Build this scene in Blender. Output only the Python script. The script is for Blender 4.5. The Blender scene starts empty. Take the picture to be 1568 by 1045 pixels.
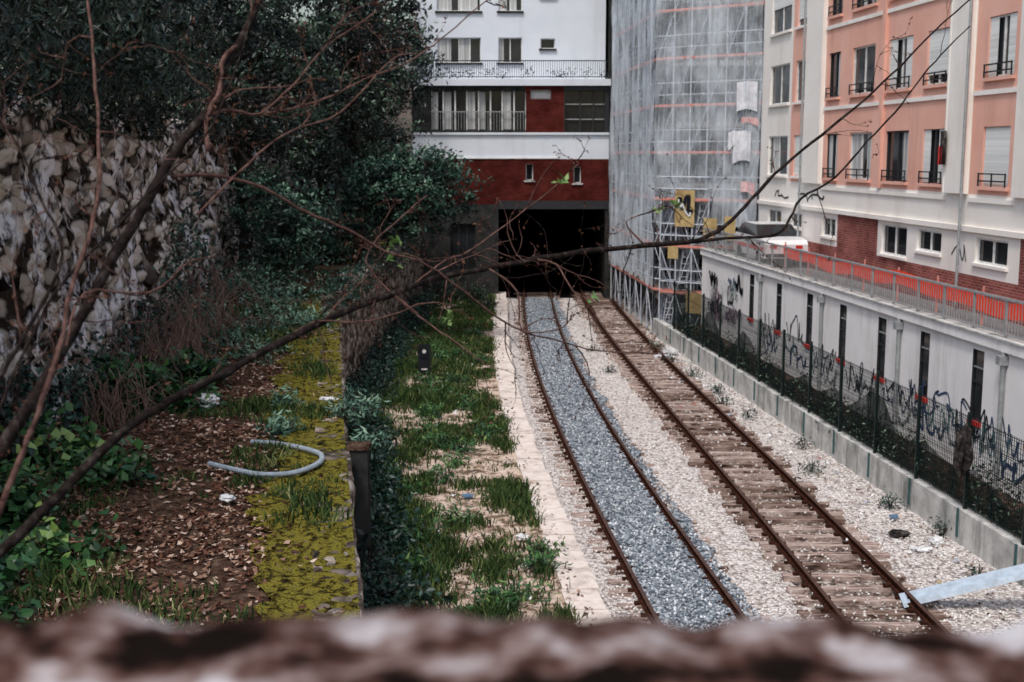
import bpy, math, random
import numpy as np
from mathutils import Vector, noise
random.seed(7); rng=np.random.default_rng(7)
sc=bpy.context.scene
R=math.radians
# ------------------------------------------------------------------ materials
def newmat(name):
    m=bpy.data.materials.new(name); m.use_nodes=True
    nt=m.node_tree; b=nt.nodes['Principled BSDF']
    return m,nt,b
def to_diffuse(m):
    nt=m.node_tree; b=nt.nodes.get('Principled BSDF')
    if not b or b.inputs['Roughness'].default_value<.8 or b.inputs['Metallic'].default_value>0: return
    if not b.outputs[0].links: return
    d=nt.nodes.new('ShaderNodeBsdfDiffuse'); d.inputs['Roughness'].default_value=.0
    for a,c in (('Base Color','Color'),('Normal','Normal')):
        if b.inputs[a].links: nt.links.new(b.inputs[a].links[0].from_socket,d.inputs[c])
        elif a=='Base Color': d.inputs[c].default_value=b.inputs[a].default_value
    for l in list(b.outputs[0].links): nt.links.new(d.outputs[0],l.to_socket)
    nt.nodes.remove(b)
def ramp(nt,stops):
    r=nt.nodes.new('ShaderNodeValToRGB'); cr=r.color_ramp
    while len(cr.elements)<len(stops): cr.elements.new(0.5)
    for e,(p,c) in zip(cr.elements,stops):
        e.position=p; e.color=(c[0],c[1],c[2],1)
    return r
def nmat(name,stops,scale=3,rough=.85,bump=.3,bscale=None,detail=4,metal=0,stretch=(1,1,1),dist=.02,spec=.3,grime=None):
    m,nt,b=newmat(name); N=nt.nodes; Lk=nt.links
    tc=N.new('ShaderNodeTexCoord'); mp=N.new('ShaderNodeMapping'); mp.inputs['Scale'].default_value=stretch
    Lk.new(tc.outputs['Object'],mp.inputs[0])
    n=N.new('ShaderNodeTexNoise'); n.inputs['Scale'].default_value=scale; n.inputs['Detail'].default_value=detail; n.inputs['Roughness'].default_value=.65
    Lk.new(mp.outputs[0],n.inputs['Vector'])
    r=ramp(nt,stops); Lk.new(n.outputs['Fac'],r.inputs[0])
    col=r.outputs[0]
    if grime:
        g=N.new('ShaderNodeTexNoise'); g.inputs['Scale'].default_value=grime[0]; g.inputs['Detail'].default_value=5; g.inputs['Roughness'].default_value=.7
        mp2=N.new('ShaderNodeMapping'); mp2.inputs['Scale'].default_value=(1,1,.18); Lk.new(tc.outputs['Object'],mp2.inputs[0]); Lk.new(mp2.outputs[0],g.inputs['Vector'])
        gr=ramp(nt,[(.5,(0,0,0)),(.72,(1,1,1))]); Lk.new(g.outputs['Fac'],gr.inputs[0])
        mu=N.new('ShaderNodeMath'); mu.operation='MULTIPLY'; mu.inputs[1].default_value=grime[2]; Lk.new(gr.outputs[0],mu.inputs[0])
        mx=N.new('ShaderNodeMixRGB'); Lk.new(mu.outputs[0],mx.inputs[0]); Lk.new(col,mx.inputs[1]); mx.inputs[2].default_value=(*grime[1],1)
        col=mx.outputs[0]
    Lk.new(col,b.inputs['Base Color'])
    b.inputs['Roughness'].default_value=rough; b.inputs['Metallic'].default_value=metal
    b.inputs['Specular IOR Level'].default_value=spec
    if bump>0.15:
        n2=N.new('ShaderNodeTexNoise'); n2.inputs['Scale'].default_value=bscale or scale*4; n2.inputs['Detail'].default_value=2
        Lk.new(mp.outputs[0],n2.inputs['Vector'])
        bp=N.new('ShaderNodeBump'); bp.inputs['Strength'].default_value=bump; bp.inputs['Distance'].default_value=dist
        Lk.new(n2.outputs['Fac'],bp.inputs['Height']); Lk.new(bp.outputs[0],b.inputs['Normal'])
    return m
def stones(name,pal,scale,rough=.9,bump=1,dist=.05,patch=None,stretch=(1,1,1),patch2=None,gap=(.22,.2,.19),warp=0,gp=(.25,.75),dims='3D'):
    m,nt,b=newmat(name); N=nt.nodes; Lk=nt.links
    tc=N.new('ShaderNodeTexCoord'); mp=N.new('ShaderNodeMapping'); mp.inputs['Scale'].default_value=stretch
    Lk.new(tc.outputs['Object'],mp.inputs[0]); vec=mp.outputs[0]
    if warp:
        wn=N.new('ShaderNodeTexNoise'); wn.inputs['Scale'].default_value=scale*.8; wn.inputs['Detail'].default_value=2; Lk.new(vec,wn.inputs['Vector'])
        sc_=N.new('ShaderNodeVectorMath'); sc_.operation='SCALE'; sc_.inputs['Scale'].default_value=warp; Lk.new(wn.outputs['Color'],sc_.inputs[0])
        ad=N.new('ShaderNodeVectorMath'); ad.operation='ADD'; Lk.new(vec,ad.inputs[0]); Lk.new(sc_.outputs[0],ad.inputs[1]); vec=ad.outputs[0]
    v=N.new('ShaderNodeTexVoronoi'); v.voronoi_dimensions=dims; v.inputs['Scale'].default_value=scale; Lk.new(vec,v.inputs['Vector'])
    sep=N.new('ShaderNodeSeparateColor'); Lk.new(v.outputs['Color'],sep.inputs[0])
    r=ramp(nt,pal); Lk.new(sep.outputs[0],r.inputs[0])
    d=ramp(nt,[(gp[0],(1,1,1)),(gp[1],gap)]); Lk.new(v.outputs['Distance'],d.inputs[0])
    mu=N.new('ShaderNodeMixRGB'); mu.blend_type='MULTIPLY'; mu.inputs[0].default_value=1
    Lk.new(r.outputs[0],mu.inputs[1]); Lk.new(d.outputs[0],mu.inputs[2]); col=mu.outputs[0]
    for pp in (patch,patch2):
        if pp:
            n=N.new('ShaderNodeTexNoise'); n.inputs['Scale'].default_value=pp[0]; n.inputs['Detail'].default_value=6; n.inputs['Roughness'].default_value=.72
            mq=N.new('ShaderNodeMapping'); mq.inputs['Scale'].default_value=pp[3] if len(pp)>3 else (1,1,1); Lk.new(tc.outputs['Object'],mq.inputs[0]); Lk.new(mq.outputs[0],n.inputs['Vector'])
            pr=ramp(nt,[(pp[2],(0,0,0)),(pp[2]+.08,(.85,.85,.85))]); Lk.new(n.outputs['Fac'],pr.inputs[0])
            mx=N.new('ShaderNodeMixRGB'); Lk.new(pr.outputs[0],mx.inputs[0]); Lk.new(col,mx.inputs[1]); mx.inputs[2].default_value=(*pp[1],1); col=mx.outputs[0]
    Lk.new(col,b.inputs['Base Color']); b.inputs['Roughness'].default_value=rough; b.inputs['Specular IOR Level'].default_value=.2
    bp=N.new('ShaderNodeBump'); bp.invert=True; bp.inputs['Strength'].default_value=bump; bp.inputs['Distance'].default_value=dist
    Lk.new(v.outputs['Distance'],bp.inputs['Height']); Lk.new(bp.outputs[0],b.inputs['Normal'])
    return m
def leafmat(name,stops,rough=.45,trans=.2):
    m,nt,b=newmat(name); N=nt.nodes; Lk=nt.links
    a=N.new('ShaderNodeAttribute'); a.attribute_name='rnd'
    r=ramp(nt,stops); Lk.new(a.outputs['Fac'],r.inputs[0]); Lk.new(r.outputs[0],b.inputs['Base Color'])
    b.inputs['Roughness'].default_value=rough; b.inputs['Specular IOR Level'].default_value=.4
    return m
def plain(name,c,rough=.6,metal=0,var=.25,scale=6,spec=.4,bump=0):
    return nmat(name,[(.3,[x*(1-var) for x in c]),(.7,[min(1,x*(1+var*.4)) for x in c])],scale=scale,rough=rough,metal=metal,bump=bump,spec=spec,detail=2)
def brickmat(name,c1,c2,mortar,scale=1.0):
    m,nt,b=newmat(name); N=nt.nodes; Lk=nt.links
    tc=N.new('ShaderNodeTexCoord'); s=N.new('ShaderNodeSeparateXYZ'); Lk.new(tc.outputs['Object'],s.inputs[0])
    ad=N.new('ShaderNodeMath'); ad.operation='ADD'; Lk.new(s.outputs[0],ad.inputs[0]); Lk.new(s.outputs[1],ad.inputs[1])
    c=N.new('ShaderNodeCombineXYZ'); Lk.new(ad.outputs[0],c.inputs[0]); Lk.new(s.outputs[2],c.inputs[1])
    br=N.new('ShaderNodeTexBrick'); Lk.new(c.outputs[0],br.inputs['Vector'])
    br.inputs['Scale'].default_value=scale; br.inputs['Brick Width'].default_value=.23; br.inputs['Row Height'].default_value=.075
    br.inputs['Mortar Size'].default_value=.008; br.inputs['Color1'].default_value=(*c1,1); br.inputs['Color2'].default_value=(*c2,1); br.inputs['Mortar'].default_value=(*mortar,1)
    n=N.new('ShaderNodeTexNoise'); n.inputs['Scale'].default_value=1.2; n.inputs['Detail'].default_value=5; Lk.new(tc.outputs['Object'],n.inputs['Vector'])
    r=ramp(nt,[(.3,(.5,.45,.45)),(.65,(1,1,1))]); Lk.new(n.outputs['Fac'],r.inputs[0])
    mu=N.new('ShaderNodeMixRGB'); mu.blend_type='MULTIPLY'; mu.inputs[0].default_value=1; Lk.new(br.outputs[0],mu.inputs[1]); Lk.new(r.outputs[0],mu.inputs[2])
    Lk.new(mu.outputs[0],b.inputs['Base Color']); b.inputs['Roughness'].default_value=.9
    return m
def netmat(name,col,alpha,scale=.8,rough=.7,stretch=(1,1,.25),rng_=(.36,.64),detail=3):
    m,nt,b=newmat(name); N=nt.nodes; Lk=nt.links
    df=N.new('ShaderNodeBsdfDiffuse'); df.inputs[0].default_value=(*col,1)
    tc=N.new('ShaderNodeTexCoord'); mp=N.new('ShaderNodeMapping'); mp.inputs['Scale'].default_value=stretch; Lk.new(tc.outputs['Object'],mp.inputs[0])
    n=N.new('ShaderNodeTexNoise'); n.inputs['Scale'].default_value=scale; n.inputs['Detail'].default_value=detail; n.inputs['Roughness'].default_value=.6; Lk.new(mp.outputs[0],n.inputs['Vector'])
    r=ramp(nt,[(rng_[0],(alpha[0],)*3),(rng_[1],(alpha[1],)*3)]); Lk.new(n.outputs['Fac'],r.inputs[0])
    t=N.new('ShaderNodeBsdfTransparent')
    mx=N.new('ShaderNodeMixShader'); Lk.new(r.outputs[0],mx.inputs[0]); Lk.new(t.outputs[0],mx.inputs[1]); Lk.new(df.outputs[0],mx.inputs[2])
    Lk.new(mx.outputs[0],N['Material Output'].inputs[0]); N.remove(b)
    return m
M={}
M['ground']=stones('pale_track_gravel',[(0,(.46,.41,.39)),(.3,(.72,.67,.64)),(.7,(.86,.82,.80)),(1,(.95,.93,.92))],12,patch=(1.1,(.52,.43,.37),.58),gap=(.5,.46,.44),dims='2D')
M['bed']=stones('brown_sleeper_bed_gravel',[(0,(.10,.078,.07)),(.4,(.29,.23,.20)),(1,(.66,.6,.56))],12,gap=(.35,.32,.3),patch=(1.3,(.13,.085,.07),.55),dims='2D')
M['ballast']=stones('blue_grey_ballast',[(0,(.12,.15,.18)),(.4,(.31,.35,.40)),(.8,(.50,.55,.60)),(1,(.80,.83,.86))],13,dist=.06,gap=(.3,.3,.3),dims='2D')
M['stone1']=leafmat('loose_stone',[(0,(.34,.28,.26)),(.3,(.72,.67,.63)),(1,(.97,.95,.93))],.9,0)
M['stone2']=leafmat('loose_ballast_stone',[(0,(.08,.10,.13)),(.5,(.31,.36,.41)),(.85,(.55,.60,.65)),(1,(.9,.92,.95))],.9,0)
M['sleeper']=nmat('weathered_sleeper_wood',[(.36,(.07,.04,.033)),(.47,(.36,.27,.235)),(.7,(.64,.54,.49))],5,.9,.6,14,stretch=(.5,4,1))
M['sleeper2']=nmat('dark_oily_sleeper_wood',[(.36,(.04,.025,.02)),(.5,(.20,.135,.11)),(.7,(.45,.36,.31))],5,.9,.6,14,stretch=(.5,4,1))
M['rust']=nmat('rusty_rail_steel',[(.3,(.02,.009,.007)),(.7,(.075,.03,.02))],8,.85,.4,40,metal=.0)
M['railtop']=nmat('rusty_rail_head',[(.3,(.045,.022,.016)),(.7,(.12,.065,.05))],8,.6,.2,40,metal=.1)
M['coping']=nmat('coping_stone',[(.25,(.44,.36,.32)),(.42,(.74,.65,.59)),(.75,(.88,.82,.77))],4,.9,.4,20,grime=(2,(.25,.20,.17),.55))
M['verge']=nmat('sandy_soil',[(.34,(.05,.045,.025)),(.42,(.22,.16,.11)),(.52,(.62,.49,.40)),(.8,(.80,.69,.59))],2.8,.95,.8,14,dist=.05,detail=6)
M['terrace']=nmat('terrace_soil',[(.3,(.02,.015,.01)),(.5,(.09,.055,.04)),(.75,(.22,.15,.11))],5,.95,1,30,dist=.06)
M['moss']=nmat('moss',[(.37,(.018,.016,.009)),(.45,(.085,.07,.018)),(.54,(.27,.235,.04)),(.62,(.14,.13,.03)),(.71,(.30,.23,.17))],9,.95,1,34,dist=.07,detail=7)
M['bigwall']=stones('limewashed_rubble_stone',[(0,(.06,.05,.045)),(.25,(.24,.205,.17)),(.6,(.48,.41,.34)),(1,(.80,.76,.71))],2.0,dist=.12,patch=(1.2,(.86,.85,.88),.52,(1,1,.4)),stretch=(1,1,1.7),patch2=(1.5,(.045,.04,.038),.585,(1,1,.6)),gap=(.08,.07,.065),warp=.35,gp=(.46,.64))
M['retwall']=stones('rubble_retaining_stone',[(0,(.12,.10,.09)),(.5,(.36,.30,.25)),(1,(.55,.48,.42))],3,dist=.08,patch=(1.1,(.50,.45,.40),.55),stretch=(1,1,1.5),patch2=(1.9,(.04,.05,.03),.54),warp=.3)
M['conc']=nmat('weathered_concrete',[(.3,(.36,.36,.35)),(.55,(.60,.60,.58)),(.8,(.78,.78,.75))],2,.9,.3,25,grime=(2.5,(.09,.10,.09),.85))
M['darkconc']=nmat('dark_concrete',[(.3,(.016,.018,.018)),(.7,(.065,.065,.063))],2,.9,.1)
M['white']=nmat('white_render',[(.3,(.86,.84,.83)),(.7,(.94,.93,.93))],.8,.85,.1,grime=(1.1,(.42,.38,.35),.5))
M['bluewhite']=nmat('pale_grey_render',[(.3,(.75,.80,.87)),(.7,(.84,.89,.95))],.5,.85,.1,grime=(.7,(.5,.52,.56),.35))
M['cream']=nmat('cream_render',[(.3,(.88,.82,.76)),(.7,(.95,.92,.87))],.6,.85,.1,grime=(.8,(.58,.5,.42),.4))
M['pink']=nmat('salmon_render',[(.3,(.79,.42,.33)),(.7,(.88,.52,.42))],.7,.85,.1,grime=(1.1,(.55,.27,.20),.5))
M['brick']=brickmat('red_brick',(.42,.12,.095),(.27,.07,.06),(.42,.3,.27))
M['dbrick']=brickmat('dark_red_brick',(.15,.026,.02),(.09,.016,.013),(.09,.04,.035))
M['glass']=nmat('dark_window_glass',[(.3,(.006,.008,.010)),(.7,(.03,.035,.04))],.7,.08,0,spec=.5)
M['frame']=plain('white_window_frame',(.85,.85,.84),.5)
M['dframe']=plain('dark_metal_frame',(.03,.03,.034),.5)
M['shutter']=nmat('white_roller_shutter',[(.35,(.66,.67,.65)),(.65,(.88,.89,.87))],1,.6,0,stretch=(.05,.05,14))
M['curtain']=nmat('curtain_cloth',[(.35,(.32,.33,.33)),(.65,(.75,.75,.73))],2,.8,0,stretch=(3,3,.1))
M['black']=plain('painted_tunnel_shade',(.006,.005,.005),1,spec=0)  # tunnel darkness put into the surface colour as near-black
M['iron']=plain('dark_painted_iron',(.02,.024,.028),.5,.4)
M['pipe']=plain('grey_drainpipe',(.38,.40,.41),.5,.2)
M['galv']=nmat('galvanised_steel',[(.3,(.40,.44,.50)),(.7,(.70,.75,.82))],3,.5,0,metal=.1)
M['scafpole']=nmat('dulled_scaffold_tube',[(.3,(.10,.12,.15)),(.7,(.42,.47,.54))],1.5,.5,0,metal=.2)
M['fence']=plain('dark_green_fence_paint',(.006,.018,.017),.5,.2)
M['teal']=plain('teal_post_paint',(.04,.11,.11),.6)
M['orange']=netmat('orange_safety_mesh',(1,.08,.035),(.85,1),3)
M['net']=netmat('white_debris_netting',(.84,.92,1.0),(.16,.56),1.1,stretch=(1,1,.5),rng_=(.36,.66),detail=5)
M['tarp']=nmat('dusty_white_tarpaulin',[(.3,(.55,.56,.60)),(.7,(.85,.86,.9))],2,.8,.6,5,dist=.05)
M['pinktarp']=nmat('faded_pink_tarpaulin',[(.3,(.62,.33,.33)),(.7,(.80,.58,.58))],2,.8,.6,5,dist=.05)
M['netdark']=netmat('dark_green_windbreak',(.006,.018,.018),(.5,.97),1.6,detail=4)
M['toe']=plain('orange_toe_board',(.74,.30,.25),.8)
M['plank']=nmat('scaffold_plank',[(.3,(.14,.11,.08)),(.7,(.35,.28,.21))],3,.8,0)
M['yellow']=nmat('yellowed_plywood',[(.3,(.34,.23,.09)),(.7,(.62,.47,.24))],2,.8,0)
M['tan']=nmat('aged_tan_render',[(.3,(.10,.085,.075)),(.7,(.24,.20,.18))],.8,.9,0)
M['bark']=nmat('dark_bark',[(.3,(.008,.006,.006)),(.55,(.03,.022,.02)),(.75,(.10,.085,.075))],30,.85,.6,80,dist=.004)
M['barkp']=nmat('reddish_twig_bark',[(.3,(.05,.025,.022)),(.7,(.21,.12,.10))],30,.8,.6,80,dist=.003)
M['trunk']=nmat('tree_bark',[(.3,(.02,.017,.014)),(.7,(.09,.075,.06))],4,.9,.8,15,dist=.04)
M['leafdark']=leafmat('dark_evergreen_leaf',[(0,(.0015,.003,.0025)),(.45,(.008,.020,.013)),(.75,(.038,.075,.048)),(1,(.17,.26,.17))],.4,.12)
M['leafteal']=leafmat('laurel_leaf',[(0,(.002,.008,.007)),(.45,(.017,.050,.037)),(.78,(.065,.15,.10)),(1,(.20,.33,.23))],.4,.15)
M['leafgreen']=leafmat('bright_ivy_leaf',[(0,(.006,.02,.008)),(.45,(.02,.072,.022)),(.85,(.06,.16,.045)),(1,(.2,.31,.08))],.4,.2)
M['grass']=leafmat('grass_blade',[(0,(.010,.026,.011)),(.45,(.042,.078,.028)),(.8,(.11,.155,.05)),(1,(.38,.37,.19))],.85,.3)
M['deadleaf']=leafmat('dead_leaf',[(0,(.035,.015,.010)),(.5,(.14,.065,.045)),(.82,(.32,.2,.14)),(1,(.7,.55,.45))],.85,.1)
M['drytwig']=plain('dry_bramble_stem',(.24,.16,.13),.9)
M['litter']=leafmat('mixed_litter',[(0,(.8,.8,.8)),(.6,(.85,.85,.87)),(.7,(.35,.4,.5)),(.8,(.4,.15,.12)),(.9,(.03,.03,.03)),(1,(.6,.5,.3))],.85,0)
M['hose']=plain('grey_blue_conduit',(.34,.41,.47),.5)
M['beam']=plain('pale_galvanised_beam',(.50,.60,.70),.4,.1)
M['plastic']=plain('white_plastic',(.82,.83,.84),.35)
M['bluebag']=plain('blue_plastic',(.12,.22,.34),.35)
M['blackbag']=nmat('black_grey_cloth',[(.4,(.015,.014,.015)),(.6,(.07,.06,.058)),(.75,(.3,.27,.26))],6,.8,.6,12)
M['carpaint']=plain('white_car_paint',(.85,.85,.85),.2,.0,.05)
M['carred']=plain('red_marking',(.7,.04,.03),.4)
M['tyre']=plain('tyre_rubber',(.02,.02,.02),.8)
M['parapet']=nmat('mossy_bridge_stone',[(.42,(.010,.007,.006)),(.49,(.085,.042,.033)),(.55,(.24,.175,.16)),(.62,(.50,.46,.46)),(.75,(.68,.66,.67))],11,.95,.5,30,dist=.01,detail=4)
M['ink']=plain('graffiti_ink',(.02,.022,.03),.8)
M['inkblue']=plain('graffiti_blue',(.05,.08,.16),.8)
M['inkpink']=plain('graffiti_mauve',(.30,.18,.27),.8)
M['inkteal']=plain('graffiti_teal',(.08,.19,.20),.8)
M['inkwhite']=plain('graffiti_white',(.75,.75,.75),.8)
M['roof']=plain('roof_gravel',(.2,.2,.2),.9)
M['asphalt']=plain('deck_asphalt',(.22,.21,.21),.9)
for m_ in list(M.values()): to_diffuse(m_)
# ------------------------------------------------------------------ mesh builder
def empty(name,loc=(0,0,0)):
    e=bpy.data.objects.new(name,None); sc.collection.objects.link(e); return e
class B:
    def __init__(s): s.v=[];s.f=[];s.m=[];s.mats=[]
    def mi(s,k):
        if k not in s.mats: s.mats.append(k)
        return s.mats.index(k)
    def poly(s,pts,k):
        i=len(s.v); s.v.extend([tuple(p) for p in pts]); s.f.append(tuple(range(i,i+len(pts)))); s.m.append(s.mi(k))
    def hexa(s,p,k):
        i=len(s.v); s.v.extend([tuple(q) for q in p]); mi=s.mi(k)
        for f in ((0,3,2,1),(4,5,6,7),(0,1,5,4),(1,2,6,5),(2,3,7,6),(3,0,4,7)):
            s.f.append(tuple(i+j for j in f)); s.m.append(mi)
    def box(s,x0,x1,y0,y1,z0,z1,k):
        s.hexa([(x0,y0,z0),(x1,y0,z0),(x1,y1,z0),(x0,y1,z0),(x0,y0,z1),(x1,y0,z1),(x1,y1,z1),(x0,y1,z1)],k)
    def pbox(s,P,a0,a1,z0,z1,o0,o1,k):
        s.hexa([P(a0,z0,o0),P(a1,z0,o0),P(a1,z0,o1),P(a0,z0,o1),P(a0,z1,o0),P(a1,z1,o0),P(a1,z1,o1),P(a0,z1,o1)],k)
    def tube(s,pts,rad,k,n=6):
        pts=[Vector(p) for p in pts]; mi=s.mi(k); base=len(s.v)
        if not hasattr(rad,'__len__'): rad=[rad]*len(pts)
        for i,p in enumerate(pts):
            t=(pts[min(i+1,len(pts)-1)]-pts[max(i-1,0)])
            t=t.normalized() if t.length>1e-7 else Vector((0,0,1))
            up=Vector((0,0,1)) if abs(t.z)<.9 else Vector((1,0,0))
            a=t.cross(up).normalized(); b=a.cross(t)
            for j in range(n):
                w=2*math.pi*j/n; q=p+(a*math.cos(w)+b*math.sin(w))*rad[i]; s.v.append(tuple(q))
        for i in range(len(pts)-1):
            for j in range(n):
                s.f.append((base+i*n+j,base+i*n+(j+1)%n,base+(i+1)*n+(j+1)%n,base+(i+1)*n+j)); s.m.append(mi)
        s.f.append(tuple(base+j for j in range(n))[::-1]); s.m.append(mi)
        s.f.append(tuple(base+(len(pts)-1)*n+j for j in range(n))); s.m.append(mi)
    def obj(s,name,parent=None,smooth=False):
        me=bpy.data.meshes.new(name); me.from_pydata(s.v,[],s.f)
        for k in s.mats: me.materials.append(M[k])
        me.polygons.foreach_set('material_index',s.m)
        if smooth: me.polygons.foreach_set('use_smooth',[True]*len(s.f))
        me.update(); o=bpy.data.objects.new(name,me); sc.collection.objects.link(o)
        if parent: o.parent=parent
        return o
def np_obj(name,V,F,mat,rnd=None,parent=None,smooth=False):
    me=bpy.data.meshes.new(name); k=F.shape[1]
    me.vertices.add(len(V)); me.vertices.foreach_set('co',V.astype(np.float32).ravel())
    me.loops.add(F.size); me.loops.foreach_set('vertex_index',F.astype(np.int32).ravel())
    me.polygons.add(len(F)); me.polygons.foreach_set('loop_start',np.arange(0,F.size,k,dtype=np.int32))
    me.polygons.foreach_set('loop_total',np.full(len(F),k,dtype=np.int32))
    if smooth: me.polygons.foreach_set('use_smooth',np.ones(len(F),dtype=bool))
    me.update(calc_edges=True); me.materials.append(M[mat])
    if rnd is not None:
        a=me.attributes.new('rnd','FLOAT','FACE'); a.data.foreach_set('value',np.clip(rnd,0,1).astype(np.float32))
    o=bpy.data.objects.new(name,me); sc.collection.objects.link(o)
    if parent: o.parent=parent
    return o
def nrm(a): return a/np.maximum(np.linalg.norm(a,axis=1,keepdims=True),1e-9)
def leaves(name,P,size,mat,parent=None,rnd=None,droop=0.,elong=.45,flat=0.):
    n=len(P); d=rng.normal(size=(n,3)); d[:,2]=d[:,2]*(1-flat)-droop; d=nrm(d)
    r=rng.normal(size=(n,3)); 
    if flat>0: r[:,2]*=(1-flat)
    s=nrm(np.cross(d,r)) if flat==0 else nrm(np.cross(d,np.array([0,0,1.])+r*.35))
    nn=np.cross(d,s)
    L=(size*rng.uniform(.6,1.35,n))[:,None]; w=L*elong
    p0=P-d*L*.5; p2=P+d*L*.5; m=P-d*L*.05
    p1=m+s*w*.5+nn*L*.12; p3=m-s*w*.5+nn*L*.12
    V=np.stack([p0,p1,p2,p3],1).reshape(-1,3); i=np.arange(n)*4
    F=np.stack([np.stack([i,i+1,i+2],1),np.stack([i,i+2,i+3],1)],1).reshape(-1,3)
    if rnd is None: rnd=rng.random(n)
    return np_obj(name,V,F,mat,np.repeat(rnd,2),parent)
def crownpts(c,r,nclump,per,spread=.45,shell=.55):
    c=np.array(c);r=np.array(r)
    d=nrm(rng.normal(size=(nclump,3))); rad=rng.uniform(shell,1.1,nclump)[:,None]
    cc=c+d*rad*r
    sp_=rng.uniform(.4,1.25,(nclump,1,1))
    off=rng.normal(size=(nclump,per,3))*spread*sp_; off[:,:,2]*=.65
    P=(cc[:,None,:]+off).reshape(-1,3)
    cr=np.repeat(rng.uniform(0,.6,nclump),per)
    rr=cr+rng.uniform(0,.25,len(P))+np.clip((off/sp_)[:,:,2].reshape(-1)/spread*.28,-.38,.42)  # higher leaves in each clump get lighter tones, a painted highlight
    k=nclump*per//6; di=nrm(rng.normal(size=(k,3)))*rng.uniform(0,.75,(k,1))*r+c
    return np.vstack([P,di]),np.concatenate([rr,rng.uniform(0,.15,k)])  # inner fill leaves darkest: crown-interior shade put into their colour
def tree(name,base,c,r,nclump,per,size,mat,spread=.45,trunkr=.22,droop=.2,elong=.45):
    e=empty(name); P,rr=crownpts(c,r,nclump,per,spread)
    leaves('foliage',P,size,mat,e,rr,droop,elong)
    b=B(); base=Vector(base); C=Vector(c); mid=base.lerp(C,.5)+Vector((random.uniform(-.3,.3),0,0))
    b.tube([base,base.lerp(mid,.5)+Vector((.1,0,0)),mid,C],[trunkr,trunkr*.8,trunkr*.65,trunkr*.35],'trunk',8)
    for i in range(9):
        w=random.uniform(0,6.28); t=random.uniform(.35,1); s=base.lerp(C,t)
        q=C+Vector((math.cos(w)*r[0]*.8,math.sin(w)*r[1]*.8,random.uniform(-.5,.8)*r[2]))
        b.tube([s,s.lerp(q,.5)+Vector((0,0,.3)),q],[trunkr*.35,trunkr*.2,.02],'trunk',5)
    b.obj('trunk_and_limbs',e,True); return e
# ------------------------------------------------------------------ layout curves (metres)
def interp(pts):
    ys=[p[0] for p in pts]; xs=[p[1] for p in pts]
    return lambda y: np.interp(y,ys,xs)
def smoothcurve(pts):
    ys=np.array([p[0] for p in pts],float); xs=np.array([p[1] for p in pts],float)
    c=np.polyfit(ys,xs,4); lo,hi=ys[0],ys[-1]
    def f(y):
        yy=np.clip(y,lo,hi); v=np.polyval(c,yy); s0=np.polyval(np.polyder(c),lo); s1=np.polyval(np.polyder(c),hi)
        return v+np.minimum(y-lo,0)*s0+np.maximum(y-hi,0)*s1
    return f
T1=smoothcurve([(18,3.4),(21.1,3.12),(25,2.8),(33,2.25),(42,1.78),(55,1.44),(68,1.42)])
T2=smoothcurve([(18,6.42),(21.1,6.3),(28.5,6.03),(38,5.58),(48,5.13),(58,4.82),(68,4.72)])
CP=smoothcurve([(18,1.55),(19.8,1.38),(26,.82),(33.5,.28),(45,-.28),(58,-.5),(67.6,-.6)])
WX=interp([(0,.3),(13.4,-1.76),(23.5,-3.3),(38,-5.35),(50,-5.35),(68,-5.0),(80,-5.0)])
BW=interp([(0,-6.6),(12,-7.5),(30,-9.0),(60,-11.3),(80,-12.8)])
K=-.0985; NX,NY=-.9952,-.098
def line(X0): return lambda y,z,o=0.: (X0+K*y+NX*o, y+NY*o, z)
PC=line(11.67)
PR=line(13.24)
PB=line(15.2)
def sheet(name,xa,xb,ys,nx,zf,mat,parent=None,smooth=True):
    V=[];F=[]
    for y in ys:
        a,b=float(xa(y)),float(xb(y))
        for i in range(nx+1):
            x=a+(b-a)*i/nx; V.append((x,y,zf(x,y)))
    w=nx+1
    for j in range(len(ys)-1):
        for i in range(nx): k=j*w+i; F.append((k,k+1,k+w+1,k+w))
    return np_obj(name,np.array(V),np.array(F),mat,None,parent,smooth)
nz=lambda x,y,s,a: noise.noise(Vector((x*s,y*s,3.1)))*a
const=lambda c:(lambda y:c)
b=B(); b.poly([(-300,-100,-.12),(300,-100,-.12),(300,500,-.12),(-300,500,-.12)],'ground'); b.obj('ground')
def bedz(x,y):
    d=min(abs(x-float(T2(y))),abs(x-float(T1(y))))
    k=min(1,max(0,(d-1.05)/.35)); return (nz(x,y,1.5,.045)+nz(x,y,6,.02))*(.25+.75*k)+.02-.05*(1-k)
sheet('gravel_trackbed',CP,lambda y:11.67+K*y,np.arange(1,69,.25),60,bedz,'ground')
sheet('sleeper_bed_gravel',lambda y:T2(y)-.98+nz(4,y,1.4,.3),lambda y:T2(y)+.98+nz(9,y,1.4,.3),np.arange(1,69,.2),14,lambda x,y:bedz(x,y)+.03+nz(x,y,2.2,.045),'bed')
sheet('ballast_gravel',lambda y:T1(y)-.76+nz(1,y,1.2,.12),lambda y:T1(y)+1.1+nz(5,y,.9,.5),np.arange(1,69,.2),16,
      lambda x,y:.062+nz(x,y,4,.03)-.05*max(0,abs(x-float(T1(y)))-.7)**2,'ballast')
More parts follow.
